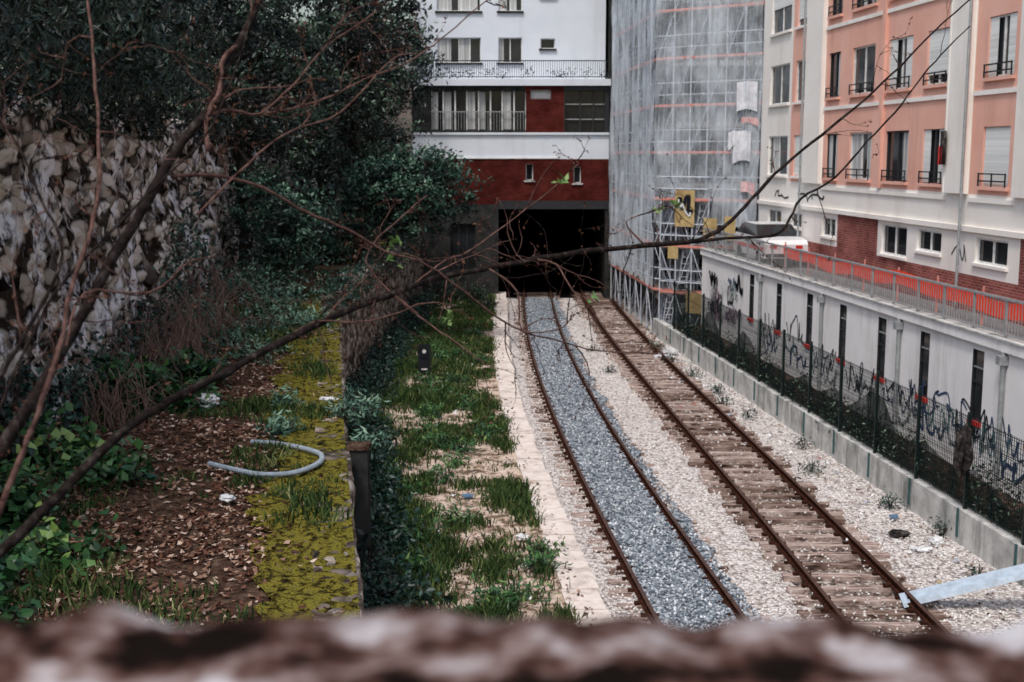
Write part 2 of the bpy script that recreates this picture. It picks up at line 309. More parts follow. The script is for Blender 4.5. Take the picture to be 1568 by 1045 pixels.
def rocks(name,X,Y,Z,size,mat):
    n=len(X); base=np.array([(1,0,0),(0,1,0),(-1,0,0),(0,-1,0),(0,0,.8),(0,0,-.8)],float)
    V=base[None]*rng.uniform(.55,1.25,(n,6,1)); a=rng.uniform(0,6.28,n); ca,sa=np.cos(a),np.sin(a)
    x=V[:,:,0]*ca[:,None]-V[:,:,1]*sa[:,None]; y=V[:,:,0]*sa[:,None]+V[:,:,1]*ca[:,None]
    tilt=rng.normal(size=(n,1))*.4; z=V[:,:,2]+x*tilt
    V=np.stack([x,y,z],2)*size[:,None,None]+np.stack([X,Y,Z],1)[:,None,:]
    f=np.array([(0,1,4),(1,2,4),(2,3,4),(3,0,4),(1,0,5),(2,1,5),(3,2,5),(0,3,5)])
    F=(f[None]+(np.arange(n)*6)[:,None,None]).reshape(-1,3)
    return np_obj(name,V.reshape(-1,3),F,mat,np.repeat(rng.random(n),8))
n=20000; Y=18+50*rng.random(n)**1.7; xa=CP(Y)+.35; xb=11.5+K*Y; X=xa+(xb-xa)*rng.random(n)
d2=np.abs(X-T2(Y)); keep=((X<T1(Y)-.8)|(X>T1(Y)+1.0))&((d2>1.15)|(rng.random(n)<.3)); X,Y,d2=X[keep],Y[keep],d2[keep]
rocks('loose_stones',X,Y,np.where(d2<1.3,.075,.035),rng.uniform(.018,.042,len(X)),'stone1')
n=12000; Y=18+50*rng.random(n)**1.7; X=T1(Y)+rng.uniform(-.70,1.12,n)
keep=np.abs(np.abs(X-T1(Y))-.75)>.06; X,Y=X[keep],Y[keep]
rocks('ballast_stones',X,Y,np.full(len(X),.075),rng.uniform(.02,.05,len(X)),'stone2')
def track(c,zs):
    e=empty('railway_track'); b=B()
    ys=np.arange(2,104,.8)
    prof=[(-.065,.0),(.065,.0),(.065,.018),(.012,.035),(.012,.10),(.036,.112),(.036,.15),(-.036,.15),(-.036,.112),(-.012,.10),(-.012,.035),(-.065,.018)]
    for side in(-.755,.755):
        base=len(b.v); m1=b.mi('rust'); m2=b.mi('railtop'); n=len(prof)
        for y in ys:
            x=float(c(y))+side
            for(px,pz) in prof: b.v.append((x+px,y,zs+pz))
        for i in range(len(ys)-1):
            for j in range(n):
                b.f.append((base+i*n+j,base+i*n+(j+1)%n,base+(i+1)*n+(j+1)%n,base+(i+1)*n+j)); b.m.append(m2 if j==6 else m1)
    b.obj('rails',e)
    b=B(); y=2.
    while y<72:
        x=float(c(y)); sk=random.uniform(-.06,.06); l=1.24+random.uniform(-.18,.12); l2=1.24+random.uniform(-.18,.12); w=.115+random.uniform(-.025,.025); h=zs-.004+random.uniform(-.03,0); t1=random.uniform(-.015,.004)
        b.hexa([(x-l,y-w+sk,-.1),(x+l2,y-w-sk,-.1),(x+l2,y+w-sk,-.1),(x-l,y+w+sk,-.1),(x-l,y-w+sk,h+t1),(x+l2,y-w-sk,h),(x+l2,y+w-sk,h+.004),(x-l,y+w+sk,h)],random.choice(['sleeper','sleeper','sleeper2']))
        for s in(-.755,.755):
            b.box(x+s-.17,x+s-.07,y-.05,y+.05,h-.01,zs+.03,'rust'); b.box(x+s+.07,x+s+.17,y-.05,y+.05,h-.01,zs+.03,'rust')
        y+=.62+random.uniform(-.03,.03)
    b.obj('sleepers',e)
track(T1,.05); track(T2,.10)
b=B(); y=1.
while y<69:
    l=random.uniform(.9,1.15); y2=min(y+l-.025,69); j=random.uniform(-.03,.03); h=.36+random.uniform(-.02,.02)
    a,c=float(CP(y))+j,float(CP(y2))+j
    b.hexa([(a-.36,y,-.1),(a+.29,y,-.1),(c+.29,y2,-.1),(c-.36,y2,-.1),(a-.36,y,h),(a+.29,y,h),(c+.29,y2,h),(c-.36,y2,h)],'coping'); y+=l
b.obj('platform_edge_coping')
sheet('verge_soil',lambda y:WX(y)-.1,lambda y:CP(y)-.3,np.arange(1,69,.3),26,lambda x,y:.30+nz(x,y,.8,.07)+nz(x,y,3,.03),'verge')
sheet('terrace_ground',lambda y:BW(y)-.4,lambda y:WX(y)-.2,np.arange(1,82,.3),30,lambda x,y:3.0+nz(x,y,.7,.08)+nz(x,y,3,.04),'terrace')
sheet('moss_carpet',lambda y:WX(y)-1.25+nz(2,y,.5,.7)+nz(2,y,2.5,.3)-.02*max(0,y-20),lambda y:WX(y)+.03,np.arange(1,70,.12),34,
      lambda x,y:3.055+nz(x,y,1.5,.05)+nz(x,y,7,.06),'moss')
e=empty('retaining_wall')
for part,(ya,yb,top) in enumerate([(.9,38,3.04),(38,67.9,3.75)]):
    yy=np.arange(ya,yb+.01,.2); zz=np.linspace(0,top,22)
    V=[];F=[]
    for y in yy:
        tt=noise.noise(Vector((y*.7,3,1)))*.25 if part else 0
        for z in zz:
            dd=noise.noise(Vector((y*1.6,z*1.8,4)))*.09+noise.noise(Vector((y*.4,z*.4,9)))*.1+noise.noise(Vector((y*4,z*4,1)))*.05
            V.append((float(WX(y))+.06+dd*(1 if z<top-.1 else .4),y,z*(1+tt/top)))
        V.append((float(WX(y))-.5,y,top+tt)); V.append((float(WX(y))-.5,y,2.5))
    w=24
    for j in range(len(yy)-1):
        for i in range(23): k=j*w+i; F.append((k,k+w,k+w+1,k+1))
    np_obj('wall_section',np.array(V),np.array(F),'retwall',None,e,True)
b=B(); b.box(-5.85,-5.3,37.75,38.1,0,3.72,'retwall'); b.obj('wall_end_pier',e)
e=empty('concrete_post'); b=B(); b.box(-2.76,-2.44,20.4,20.75,.2,3.05,'darkconc'); b.box(-2.79,-2.41,20.37,20.78,3.05,3.12,'terrace'); b.obj('post',e)
e=empty('rubble_stone_wall'); yy=np.arange(2,82,.14); zz=np.linspace(2.7,8.9,54); V=[];F=[]
topn=lambda y: noise.noise(Vector((y*.5,1,2)))*.35
nzz=len(zz)
for y in yy:
    for i,z in enumerate(zz):
        d=noise.noise(Vector((y*.35,z*.35,5)))*.4+noise.noise(Vector((y*1.1,z*1.5,7)))*.2+noise.noise(Vector((y*2.8,z*3.6,17)))*.16+noise.noise(Vector((y*6,z*7,27)))*.06
        zt=z+(topn(y) if i==nzz-1 else 0)
        V.append((float(BW(y))+d-.1,y,zt))
    V.append((float(BW(y))-1.2,y,8.9+topn(y)))
w=nzz+1
for j in range(len(yy)-1):
    for i in range(nzz): k=j*w+i; F.append((k,k+w,k+w+1,k+1))
np_obj('wall_face',np.array(V),np.array(F),'bigwall',None,e,True)
sheet('upper_plateau_ground',const(-60.),lambda y:BW(y)-.9,np.arange(-5,110,4),20,lambda x,y:8.8+nz(x,y,.1,.4),'terrace')
# ------------------------------------------------------------------ right side: concrete wall, fence
e=empty('low_concrete_wall'); b=B()
y=2.
while y<52.5:
    b.pbox(PC,y,y+2.38,-.1,.75+random.uniform(-.01,.01),0,-.28,'conc'); y+=2.4
b.obj('wall_panels',e)
b=B(); b.poly([PC(1,.72,-.2),PR(1,.72,0),PR(52.4,.72,0),PC(52.4,.72,-.2)],'terrace'); b.obj('service_path')
e=empty('mesh_fence'); b=B(); y=3.2; FE=51.3
while y<FE:
    p=PC(y,0,-.12); b.box(p[0]-.035,p[0]+.035,y-.035,y+.035,.75,2.78,'fence')
    p=PC(y,0,.02); b.box(p[0]-.02,p[0]+.02,y-.025,y+.025,.15,.76,'teal')
    y+=2.4
b.obj('posts',e)
b=B()
for z in (.85,1.25,1.75,2.25,2.66): b.pbox(PC,3,FE,z,z+.014,-.115,-.127,'fence')
for y in np.arange(3,FE,.085):
    b.pbox(PC,y,y+.013,.8,2.7,-.128,-.136,'fence')
for z in np.arange(.8,2.7,.1): b.pbox(PC,3,FE,z,z+.008,-.137,-.143,'fence')
b.obj('mesh_panels',e)
b=B(); ys=np.arange(3,FE,.8)
for i in range(len(ys)-1):
    h=lambda y:1.65+.9*max(-.6,min(.6,noise.noise(Vector((y*.45,0,5)))*1.8))
    b.poly([PC(ys[i],.78,-.2),PC(ys[i+1],.78,-.2),PC(ys[i+1],h(ys[i+1]),-.2),PC(ys[i],h(ys[i]),-.2)],'netdark')
b.obj('windbreak_cloth',e)
# ------------------------------------------------------------------ facade builder
def facade(b,P,a0,a1,z0,z1,ops,matf,depth=.22,reveal=None):
    A=sorted(set([a0,a1]+[v for o in ops for v in o[:2]]+[v for v in matf.cuts if a0<v<a1])); Z=sorted(set([z0,z1]+[v for o in ops for v in o[2:4]]+[v for v in matf.zc if z0<v<z1]))
    for i in range(len(A)-1):
        for j in range(len(Z)-1):
            ca,cz=(A[i]+A[i+1])/2,(Z[j]+Z[j+1])/2
            if any(o[0]<ca<o[1] and o[2]<cz<o[3] for o in ops): continue
            b.poly([P(A[i],Z[j],0),P(A[i+1],Z[j],0),P(A[i+1],Z[j+1],0),P(A[i],Z[j+1],0)],matf(ca,cz))
    for o in ops:
        k=reveal or matf((o[0]+o[1])/2,o[3]+.05); a,c,u,v=o[:4]; D=-depth
        b.poly([P(a,u,0),P(a,u,D),P(a,v,D),P(a,v,0)],k); b.poly([P(c,u,0),P(c,u,D),P(c,v,D),P(c,v,0)],k)
        b.poly([P(a,u,0),P(c,u,0),P(c,u,D),P(a,u,D)],k); b.poly([P(a,v,0),P(c,v,0),P(c,v,D),P(a,v,D)],k)
        b.poly([P(a,u,D),P(c,u,D),P(c,v,D),P(a,v,D)],'glass')
class MF:
    def __init__(s,f,cuts=(),zc=()): s.f=f;s.cuts=cuts;s.zc=zc
    def __call__(s,a,z): return s.f(a,z)
def win(b,P,o,kind='plain',frame='frame',depth=.22,mull=1):
    a,c,u,v=o; D=-depth; t=.05
    if frame:
        b.pbox(P,a,a+t,u,v,D+.005,D+.05,frame); b.pbox(P,c-t,c,u,v,D+.005,D+.05,frame)
        b.pbox(P,a+t,c-t,u,u+t,D+.005,D+.048,frame); b.pbox(P,a+t,c-t,v-t,v,D+.005,D+.048,frame)
        for i in range(mull):
            m=a+(c-a)*(i+1)/(mull+1); b.pbox(P,m-.03,m+.03,u+t,v-t,D+.005,D+.044,frame)
    if kind=='shut':
        h=random.choice([.0,.0,.15,.4]); b.pbox(P,a+t,c-t,u+t+(v-u)*h,v-t,D+.05,D+.07,'shutter')
    if kind=='half':
        w=(c-a)*.30; b.pbox(P,a+.01,a+w,u+.02,v-.02,D+.055,D+.075,'shutter'); b.pbox(P,c-w,c-.01,u+.02,v-.02,D+.055,D+.075,'shutter')
    if kind=='curt':
        for s in (0,1):
            if random.random()<.7:
                x0=a+t if s==0 else (a+c)/2+.04; x1=(a+c)/2-.04 if s==0 else c-t
                b.pbox(P,x0,x0+(x1-x0)*random.uniform(.4,1),u+t,v-t,D+.004,D+.008,'curtain')
    if kind=='top':
        b.pbox(P,a+t,c-t,v-t-(v-u)*.35,v-t,D+.05,D+.07,'shutter')
# ------------------------------------------------------------------ salmon apartment building (right)
bld=empty('salmon_apartment_building'); DB=.11
rows=[7.17+2.72*k for k in range(-0,6)]
winy=[(47.8,50.2,'w'),(45.95,47.1,'w'),(42.5,43.6,'p'),(39.5,41.4,'p'),(36.7,38.4,'p'),(34.3,35.7,'p'),(30.7,32.1,'p'),(27.0,28.6,'p'),(24.6,26,'p'),(20.5,22.2,'p'),(17.5,19.2,'p')]
ops=[];kinds=[]
for r in rows:
    for (a,c,k) in winy:
        z1=r+1.5; ops.append((a,c,r,z1)); kinds.append(k)
small=[(48.3,50,5.25,5.8),(45.9,47.1,5.25,5.8),(42.4,43.7,5.15,5.8),(36.5,38.4,4.95,5.85),(34.2,35.8,5.25,5.85),(30.5,32.2,5.2,5.85),(26.6,28.6,5.2,5.85),(20.5,22.5,5.2,5.85)]
def mf(a,z):
    if z<4.85: return 'brick'
    if z<5.98: return 'brick' if (38.7<a<42.2 or a<29.9) else 'cream'
    if z<6.95: return 'cream'
    if 45.7<a<47.5 or 34.0<a<43.9 or 30.3<a<32.75 or 24<a<29 : return 'pink'
    return 'cream'
mf=MF(mf,(45.7,47.5,34.0,43.9,30.3,32.75,24,29,38.7,42.2,29.9),(4.85,5.98,6.95))
b=B(); facade(b,PB,10,51.2,.7,24,ops+small,mf,DB); b.obj('facade_walls',bld)
b=B()
for o,k in zip(ops,kinds):
    kind=random.choice(['plain','curt','top','shut','half']) if k=='w' else random.choice(['half','half','curt','shut','plain'])
    if o[0] in(36.7,34.3,30.7) : kind=random.choice(['half','half','shut','curt'])
    if o[0] in(39.5,42.5): kind=random.choice(['plain','curt'])
    win(b,PB,o,kind,'frame' if k=='w' or random.random()<.6 else 'dframe',DB)
    b.pbox(PB,o[0]-.08,o[1]+.08,o[2]-.09,o[2]-.003,-.02,.1,'pink' if k=='p' else 'cream')
for o in small: win(b,PB,o,'plain','frame',DB,mull=1); b.pbox(PB,o[0]-.06,o[1]+.06,o[2]-.08,o[2]-.003,-.02,.07,'cream')
b.obj('windows_and_sills',bld)
b=B()
for o,k in zip(ops,kinds):
    if k=='p':
        for h in (.12,.3): b.pbox(PB,o[0]-.02,o[1]+.02,o[2]+h,o[2]+h+.035,.06,.095,'iron')
        for y in np.linspace(o[0],o[1],3): b.pbox(PB,y-.015,y+.015,o[2]-.02,o[2]+.34,.062,.092,'iron')
b.obj('window_guard_rails',bld)
b=B()
for (a,c) in [(43.95,45.65),(32.8,33.95),(29.05,30.25),(22.8,23.95)]: b.pbox(PB,a,c,6.95,24,.0,.14,'cream')
b.pbox(PB,38.55,38.8,6.95,24,.0,.1,'pink'); b.pbox(PB,33.93,34.0,6.95,24,.0,.16,'cream')
b.pbox(PB,10,51.2,5.98,6.12,.0,.09,'cream')
for r in rows: 
    for (a,c) in [(34.05,43.9),(30.3,32.7),(24,29)]: b.pbox(PB,a,c,r-.42,r-.3,.0,.05,'cream')
b.obj('pilasters_and_bands',bld)
b=B()
for y in (45.68,32.75,23.9):
    p=PB(y,0,.2); b.tube([(p[0],p[1],4),(p[0],p[1],24)],.04,'pipe',6)
b.obj('drainpipes',bld)
b=B(); 
for (y,z,h,k) in [(33.9,8.6,.9,'blackbag'),(34.0,8.2,.5,'carred')]:
    b.pbox(PB,y-.12,y+.12,z-h,z,.2,.26,k)
b.obj('hanging_laundry',bld)
b=B(); b.poly([PB(10,24,0),PB(51.2,24,0),PB(51.2,24,-12),PB(10,24,-12)],'roof')
b.poly([PB(10,.7,0),PB(10,.7,-12),PB(10,24,-12),PB(10,24,0)],'cream'); b.poly([PB(51.2,.7,0),PB(51.2,.7,-12),PB(51.2,24,-12),PB(51.2,24,0)],'cream')
b.obj('roof_and_end_walls',bld)
# ------------------------------------------------------------------ white ramp wall + deck
e=empty('white_ramp_wall'); slots=[(y-.27,y+.27,2.0,3.62) for y in (45.2,42.0,38.9,36.0,33.1,30.4,27.6,25.0,22.5,19.9)]
b=B(); facade(b,PR,10,52.5,.5,3.78,slots,MF(lambda a,z:'white'),.05,'dframe'); b.obj('wall',e)
b=B()
for s in slots:
    b.pbox(PR,s[0]-.03,s[1]+.03,s[2]-.1,s[2]-.003,-.02,.06,'carred')
    b.pbox(PR,s[0]+.02,s[1]-.02,2.85,2.9,-.045,-.02,'dframe'); b.pbox(PR,s[0]+.02,s[1]-.02,3.2,3.23,-.045,-.02,'pipe')
for s in slots[::2]:
    p=PR(s[0]-1.0,0,.08); b.tube([(p[0],p[1],.75),(p[0],p[1],3.78)],.055,'pipe',8); b.box(p[0]-.12,p[0]+.1,p[1]-.1,p[1]+.1,3.5,3.7,'pipe')
b.obj('slot_windows_and_pipes',e)
b=B(); b.pbox(PR,10,52.5,3.78,4.02,.1,-.2,'white'); b.pbox(PR,10,52.5,4.02,4.06,.14,-.24,'conc'); b.obj('coping_edge',e)
b=B(); b.poly([PR(10,3.9,-.2),PB(10,3.9,0),PB(52.5,3.9,0),PR(52.5,3.9,-.2)],'asphalt'); b.poly([PR(52.5,.5,0),PR(52.5,.5,-2),PR(52.5,3.9,-2),PR(52.5,3.9,0)],'white'); b.obj('raised_deck')
e=empty('deck_railing'); b=B()
for y in np.arange(10,52.4,.13): b.pbox(PR,y,y+.014,4.12,4.86,-.03,-.044,'pipe')
for y in np.arange(10,52.4,1.5): b.pbox(PR,y,y+.05,4.06,4.93,-.01,-.06,'pipe')
b.pbox(PR,10,52.4,4.87,4.92,.0,-.055,'pipe'); b.pbox(PR,10,52.4,4.12,4.15,-.015,-.045,'pipe'); b.obj('bars',e)
e=empty('orange_barrier_mesh'); b=B()
ys=np.arange(12,49,.5)
for i in range(len(ys)-1):
    f=lambda y:(.05*math.sin(y*1.7)+.05*math.sin(y*.6))
    y0,y1=ys[i],ys[i+1]; s=.95
    b.poly([PR(y0,4.30+f(y0),-s),PR(y1,4.30+f(y1),-s),PR(y1,4.68+f(y1),-s),PR(y0,4.68+f(y0),-s)],'orange')
b.obj('mesh_band',e)
b=B()
for y in ys[::5]: b.pbox(PR,y,y+.04,3.9,4.85,-.97,-1.01,'toe')
b.obj('stakes',e)
def car(name,P,y,o):
    e=empty(name); b=B(); 
    prof=[(0,.35),(0,.85),(.15,1.0),(.95,1.08),(1.55,1.5),(3.1,1.52),(3.75,1.1),(4.0,.95),(4.05,.35)]
    w=.8
    def q(l,z,s): return P(y+l,3.9+z,o+s)
    for i in range(len(prof)-1):
        (l0,z0),(l1,z1)=prof[i],prof[i+1]
        ins=lambda z:.13 if z>1.2 else 0
        k='glass' if (i in(3,5)) else 'carpaint'
        b.poly([q(l0,z0,w-ins(z0)),q(l1,z1,w-ins(z1)),q(l1,z1,-w+ins(z1)),q(l0,z0,-w+ins(z0))],k)
    for s in(1,-1):
        b.poly([q(l,z,s*w) for l,z in [(0,.35),(0,.85),(.15,1.0),(.95,1.08),(3.75,1.1),(4.0,.95),(4.05,.35)]],'carpaint')
        b.poly([q(.95,1.08,s*w),q(1.55,1.5,s*(w-.13)),q(3.1,1.52,s*(w-.13)),q(3.75,1.1,s*w)],'glass')
        b.poly([q(.1,.6,s*(w+.004)),q(3.9,.6,s*(w+.004)),q(3.9,.75,s*(w+.004)),q(.1,.75,s*(w+.004))],'carred')
        for l in(.75,3.25):
            c=[q(l+.32*math.cos(t),.32+.32*math.sin(t),s*(w+.02)) for t in np.linspace(0,6.28,15)[:-1]]
            d=[q(l+.32*math.cos(t),.32+.32*math.sin(t),s*(w-.2)) for t in np.linspace(0,6.28,15)[:-1]]
            b.poly(c,'tyre')
            for i in range(14): b.poly([c[i],c[(i+1)%14],d[(i+1)%14],d[i]],'tyre')
    for s in(.35,-.6): b.pbox(P,y-.01,y+.01,4.6,4.72,o+s,o+s+.25,'carred')
    b.pbox(P,y-.03,y+.02,4.3,4.42,o-.75,o+.75,'tyre')
    b.obj('body',e)
car('parked_car',PR,44.6,-1.05)
# ------------------------------------------------------------------ tunnel building (back)
tb=empty('apartment_building_over_tunnel')
PF=lambda x,z,o=0.:(x,68-o,z)
PU=lambda x,z,o=0.:(x,69.3-o,z)
ops=[(.75,1.15,6.55,7.45),(3.35,3.75,6.4,7.3)]
lower=[(-4.35,.75,9.25,11.35),(1.0,2.1,10.9,11.4),(2.85,5.0,9.1,11.35)]
def f2(a,z):
    if z<7.7: return 'dbrick'
    if z<9.0: return 'bluewhite'
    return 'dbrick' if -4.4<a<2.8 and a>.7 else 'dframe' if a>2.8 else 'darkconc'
mfb=MF(f2,(.7,2.8),(7.7,9.0))
b=B(); facade(b,PF,-5.4,5.25,5.25,11.6,ops+lower,mfb,.3)
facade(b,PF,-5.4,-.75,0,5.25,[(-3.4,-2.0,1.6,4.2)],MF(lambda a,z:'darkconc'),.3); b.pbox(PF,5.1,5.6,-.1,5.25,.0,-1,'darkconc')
b.pbox(PF,-.75,5.25,5.0,5.45,.06,-.4,'dframe')
b.obj('lower_walls',tb)
b=B()
win(b,PF,(-3.4,-2.0,1.6,4.2),'plain','dframe',.3,2)
for o in ops: win(b,PF,o,'plain','frame',.3,0); b.pbox(PF,o[0]-.1,o[1]+.1,o[2]-.08,o[2]-.003,.0,.1,'conc')
for i in range(9):
    x=-4.35+5.1*i/8; b.pbox(PF,x-.04,x+.04,9.25,11.35,-.29,-.2,'frame')
for i in (0,1,3,4,6): 
    x=-4.35+5.1*i/8; b.pbox(PF,x+.06,x+random.uniform(.3,.55),9.3,11.3,-.298,-.29,'curtain')
b.pbox(PF,-4.35,.75,10.2,10.25,-.1,-.05,'pipe')
for x in np.arange(-4.35,.75,.16): b.pbox(PF,x,x+.02,9.25,10.2,-.1,-.07,'pipe')
for x in (3.7,4.4): b.pbox(PF,x-.04,x+.04,9.1,11.35,-.29,-.2,'dframe')
for z in (9.8,10.6): b.pbox(PF,2.85,5,z,z+.06,-.285,-.21,'pipe')
win(b,PF,lower[1],'shut','frame',.3,0)
b.pbox(PF,-5.4,5.25,9.0,9.12,.0,.12,'bluewhite'); b.pbox(PF,-4.9,2.6,7.72,7.8,.0,.06,'white')
b.obj('loggia_and_windows',tb)
b=B(); b.pbox(PF,-5.5,5.3,11.6,11.95,.25,-1.6,'bluewhite'); b.obj('balcony_slab',tb)
b=B()
for x in np.arange(-5.4,5.2,.12): b.pbox(PF,x,x+.022,12.0,12.88,.2,.18,'iron')
b.pbox(PF,-5.4,5.25,12.88,12.93,.215,.165,'iron'); b.pbox(PF,-5.4,5.25,12.04,12.08,.212,.168,'iron'); b.obj('balcony_railing',tb)
uo=[]
for k in range(4):
    z=12.9+2.75*k
    uo+=[(-4.1,-1.7,z,z+1.35),(-.75,.55,z,z+1.35),(1.55,2.35,z+.75,z+1.3)]
b=B(); facade(b,PU,-5.2,5.1,11.95,23,uo,MF(lambda a,z:'bluewhite'),.22)
b.obj('upper_walls',tb)
b=B()
for o in uo:
    if o[1]-o[0]>2: win(b,PU,o,'curt','frame',.22,3)
    elif o[1]-o[0]>1: win(b,PU,o,random.choice(['curt','plain']),'frame',.22,1)
    else: win(b,PU,o,'plain','frame',.22,0)
    b.pbox(PU,o[0]-.08,o[1]+.08,o[2]-.1,o[2]-.003,.0,.12,'darkconc')
b.obj('upper_windows',tb)
b=B(); b.poly([PU(-5.2,23,0),PU(5.1,23,0),PU(5.1,23,-14),PU(-5.2,23,-14)],'roof')
for x in(-5.4,): b.poly([PF(x,0,0),PF(x,0,-16),PF(x,11.6,-16),PF(x,11.6,0)],'bluewhite')
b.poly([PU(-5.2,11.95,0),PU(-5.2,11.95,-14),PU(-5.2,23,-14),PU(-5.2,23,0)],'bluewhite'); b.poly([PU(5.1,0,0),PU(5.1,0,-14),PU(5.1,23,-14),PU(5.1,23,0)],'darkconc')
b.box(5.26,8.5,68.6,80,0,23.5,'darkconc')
b.obj('roof_and_sides',tb)
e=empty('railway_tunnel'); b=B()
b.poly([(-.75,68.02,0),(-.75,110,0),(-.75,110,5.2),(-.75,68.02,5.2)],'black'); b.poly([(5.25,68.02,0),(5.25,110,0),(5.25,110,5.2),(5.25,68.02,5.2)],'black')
b.poly([(-.75,68.02,5.2),(5.25,68.02,5.2),(5.25,110,5.2),(-.75,110,5.2)],'black'); b.poly([(-.75,105,0),(5.25,105,0),(5.25,105,5.2),(-.75,105,5.2)],'black')  # far end closed by an added wall so the bore stays dark
b.poly([(-.75,68.95,.02),(5.25,68.95,.02),(5.25,105,.02),(-.75,105,.02)],'black'); b.obj('tunnel_lining',e)  # black floor sheet over the track paints in the tunnel's shade
e=empty('balcony_plants'); P=[]
for x in np.arange(-5,5,.45):
    if random.random()<.6: P.append(rng.normal(size=(40,3))*[.2,.12,.16]+[x,67.95,12.25])
leaves('plants',np.vstack(P),.14,'leafdark',e)
e=empty('background_house'); b=B(); b.box(-26,-6.2,84,92,0,13.5,'tan')
for k in range(4):
    for x in (-20,-16.5,-13,-9.5): b.box(x,x+1.1,83.93,83.99,2+2.9*k,3.6+2.9*k,'glass')
for s in (0,1): b.poly([(-26.3,83.7+8.6*s,13.4),(-5.9,83.7+8.6*s,13.4),(-5.9,88,17),(-26.3,88,17)],'roof')
b.obj('walls_and_roof',e)
# ------------------------------------------------------------------ scaffolded building
sb=empty('scaffolded_building')
b=B(); b.box(7.3,22,57.2,84,0,25,'tan')
for k in range(8):
    for x in (8.0,9.9): b.box(x,x+1.1,57.12,57.2,1.6+2.75*k,3.2+2.75*k,'glass'); b.box(x+.5,x+.6,57.08,57.13,1.6+2.75*k,3.2+2.75*k,'frame')
    for y in (58.6,61.4,64.4): b.box(7.23,7.3,y,y+1.3,1.6+2.75*k,3.2+2.75*k,'glass')
    b.box(7.2,12,57.05,57.16,.9+2.75*k,1.15+2.75*k,'cream'); b.box(7.18,7.29,57.3,68,.9+2.75*k,1.15+2.75*k,'cream')
b.obj('walls_and_windows',sb)
def scaff(name,A,Bp,nb,depthdir,H=24,netz=4.5,zb=0.,net=True):
    e=empty(name); b=B(); A=Vector(A);Bp=Vector(Bp); dd=Vector(depthdir)
    for r in(0,1):
        for i in range(nb+1):
            p=A.lerp(Bp,i/nb)+dd*r; b.tube([(p.x,p.y,zb),(p.x,p.y,H)],.034,'galv' if r==0 else 'scafpole',5)
            b.box(p.x-.12,p.x+.12,p.y-.12,p.y+.12,zb-.05,zb+.04,'plank')
        z=zb+2.
        while z<H:
            p=A+dd*r;q=Bp+dd*r
            for h in(0,1.0,.5): b.tube([(p.x,p.y,z+h),(q.x,q.y,z+h)],.025,'galv' if r==0 else 'scafpole',4)
            z+=2.
    z=zb+2.; lv=0
    while z<H:
        p=A;q=Bp;u=dd
        b.hexa([p+Vector((0,0,z-.06)),q+Vector((0,0,z-.06)),q+u+Vector((0,0,z-.06)),p+u+Vector((0,0,z-.06)),p+Vector((0,0,z)),q+Vector((0,0,z)),q+u+Vector((0,0,z)),p+u+Vector((0,0,z))],'plank')
        n_=dd.normalized()*-.04
        b.hexa([p+n_+Vector((0,0,z)),q+n_+Vector((0,0,z)),q+n_*.3+Vector((0,0,z)),p+n_*.3+Vector((0,0,z)),p+n_+Vector((0,0,z+.10)),q+n_+Vector((0,0,z+.10)),q+n_*.3+Vector((0,0,z+.10)),p+n_*.3+Vector((0,0,z+.10))],'toe')
        z+=2.; lv+=1
    z=zb; lv=0
    while z<H-1:
        for i in range(nb):
            s=A.lerp(Bp,i/nb);t=A.lerp(Bp,(i+1)/nb)
            if (i+lv)%2==0: b.tube([(s.x,s.y,z),(t.x,t.y,z+2)],.022,'galv',4)
            elif lv<3: b.tube([(t.x,t.y,z),(s.x,s.y,z+2)],.022,'galv',4)
            s2=s+dd; b.tube([(s.x,s.y,z),(s2.x,s2.y,z+2)],.022,'scafpole',4)
            if i==lv%nb:
                m1=s.lerp(t,.3)+dd*.5;m2=s.lerp(t,.7)+dd*.5
                for k_ in (-.18,.18): b.tube([(m1.x+k_,m1.y,z),(m2.x+k_,m2.y,z+2)],.024,'galv',4)
                for j in range(7):
                    c=m1.lerp(m2,(j+.5)/7); b.tube([(c.x-.18,c.y,z+2*(j+.5)/7),(c.x+.18,c.y,z+2*(j+.5)/7)],.016,'galv',4)
        z+=2.; lv+=1
    b.obj('tubes_and_decks',e)
    if not net: return e
    nu,nv=nb*14,70; V=[];F=[]; n_=dd.normalized()*-1; z0=zb+netz
    for j in range(nv+1):
        for i in range(nu+1):
            p=A.lerp(Bp,i/nu); z=z0+(H-z0)*j/nv
            d=.12+.16*noise.noise(Vector((i*.3,z*.15,zb+A.x)))+.16*noise.noise(Vector((i*1.1,z*.5,2)))
            V.append((p.x+n_.x*d,p.y+n_.y*d,z+.35*noise.noise(Vector((i*.3,0,j*.02)))))
    for j in range(nv):
        for i in range(nu):
            k=j*(nu+1)+i; F.append((k,k+1,k+nu+2,k+nu+1))
    np_obj('debris_netting',np.array(V),np.array(F),'net',None,e,True)
    return e
sA=scaff('scaffolding',(6.3,55.0,0),(10.3,51.9,0),6,(.55,.75,0),25,4.9)
scaff('scaffolding',(5.4,67.3,0),(6.3,55.0,0),8,(.95,.05,0),25,2.2)
scaff('scaffolding',(6.45,54.0,0),(8.3,52.6,0),3,(.2,.45,0),6.2,net=False)
b=B(); AA=Vector((6.3,55.0,0)); BB=Vector((10.3,51.9,0))
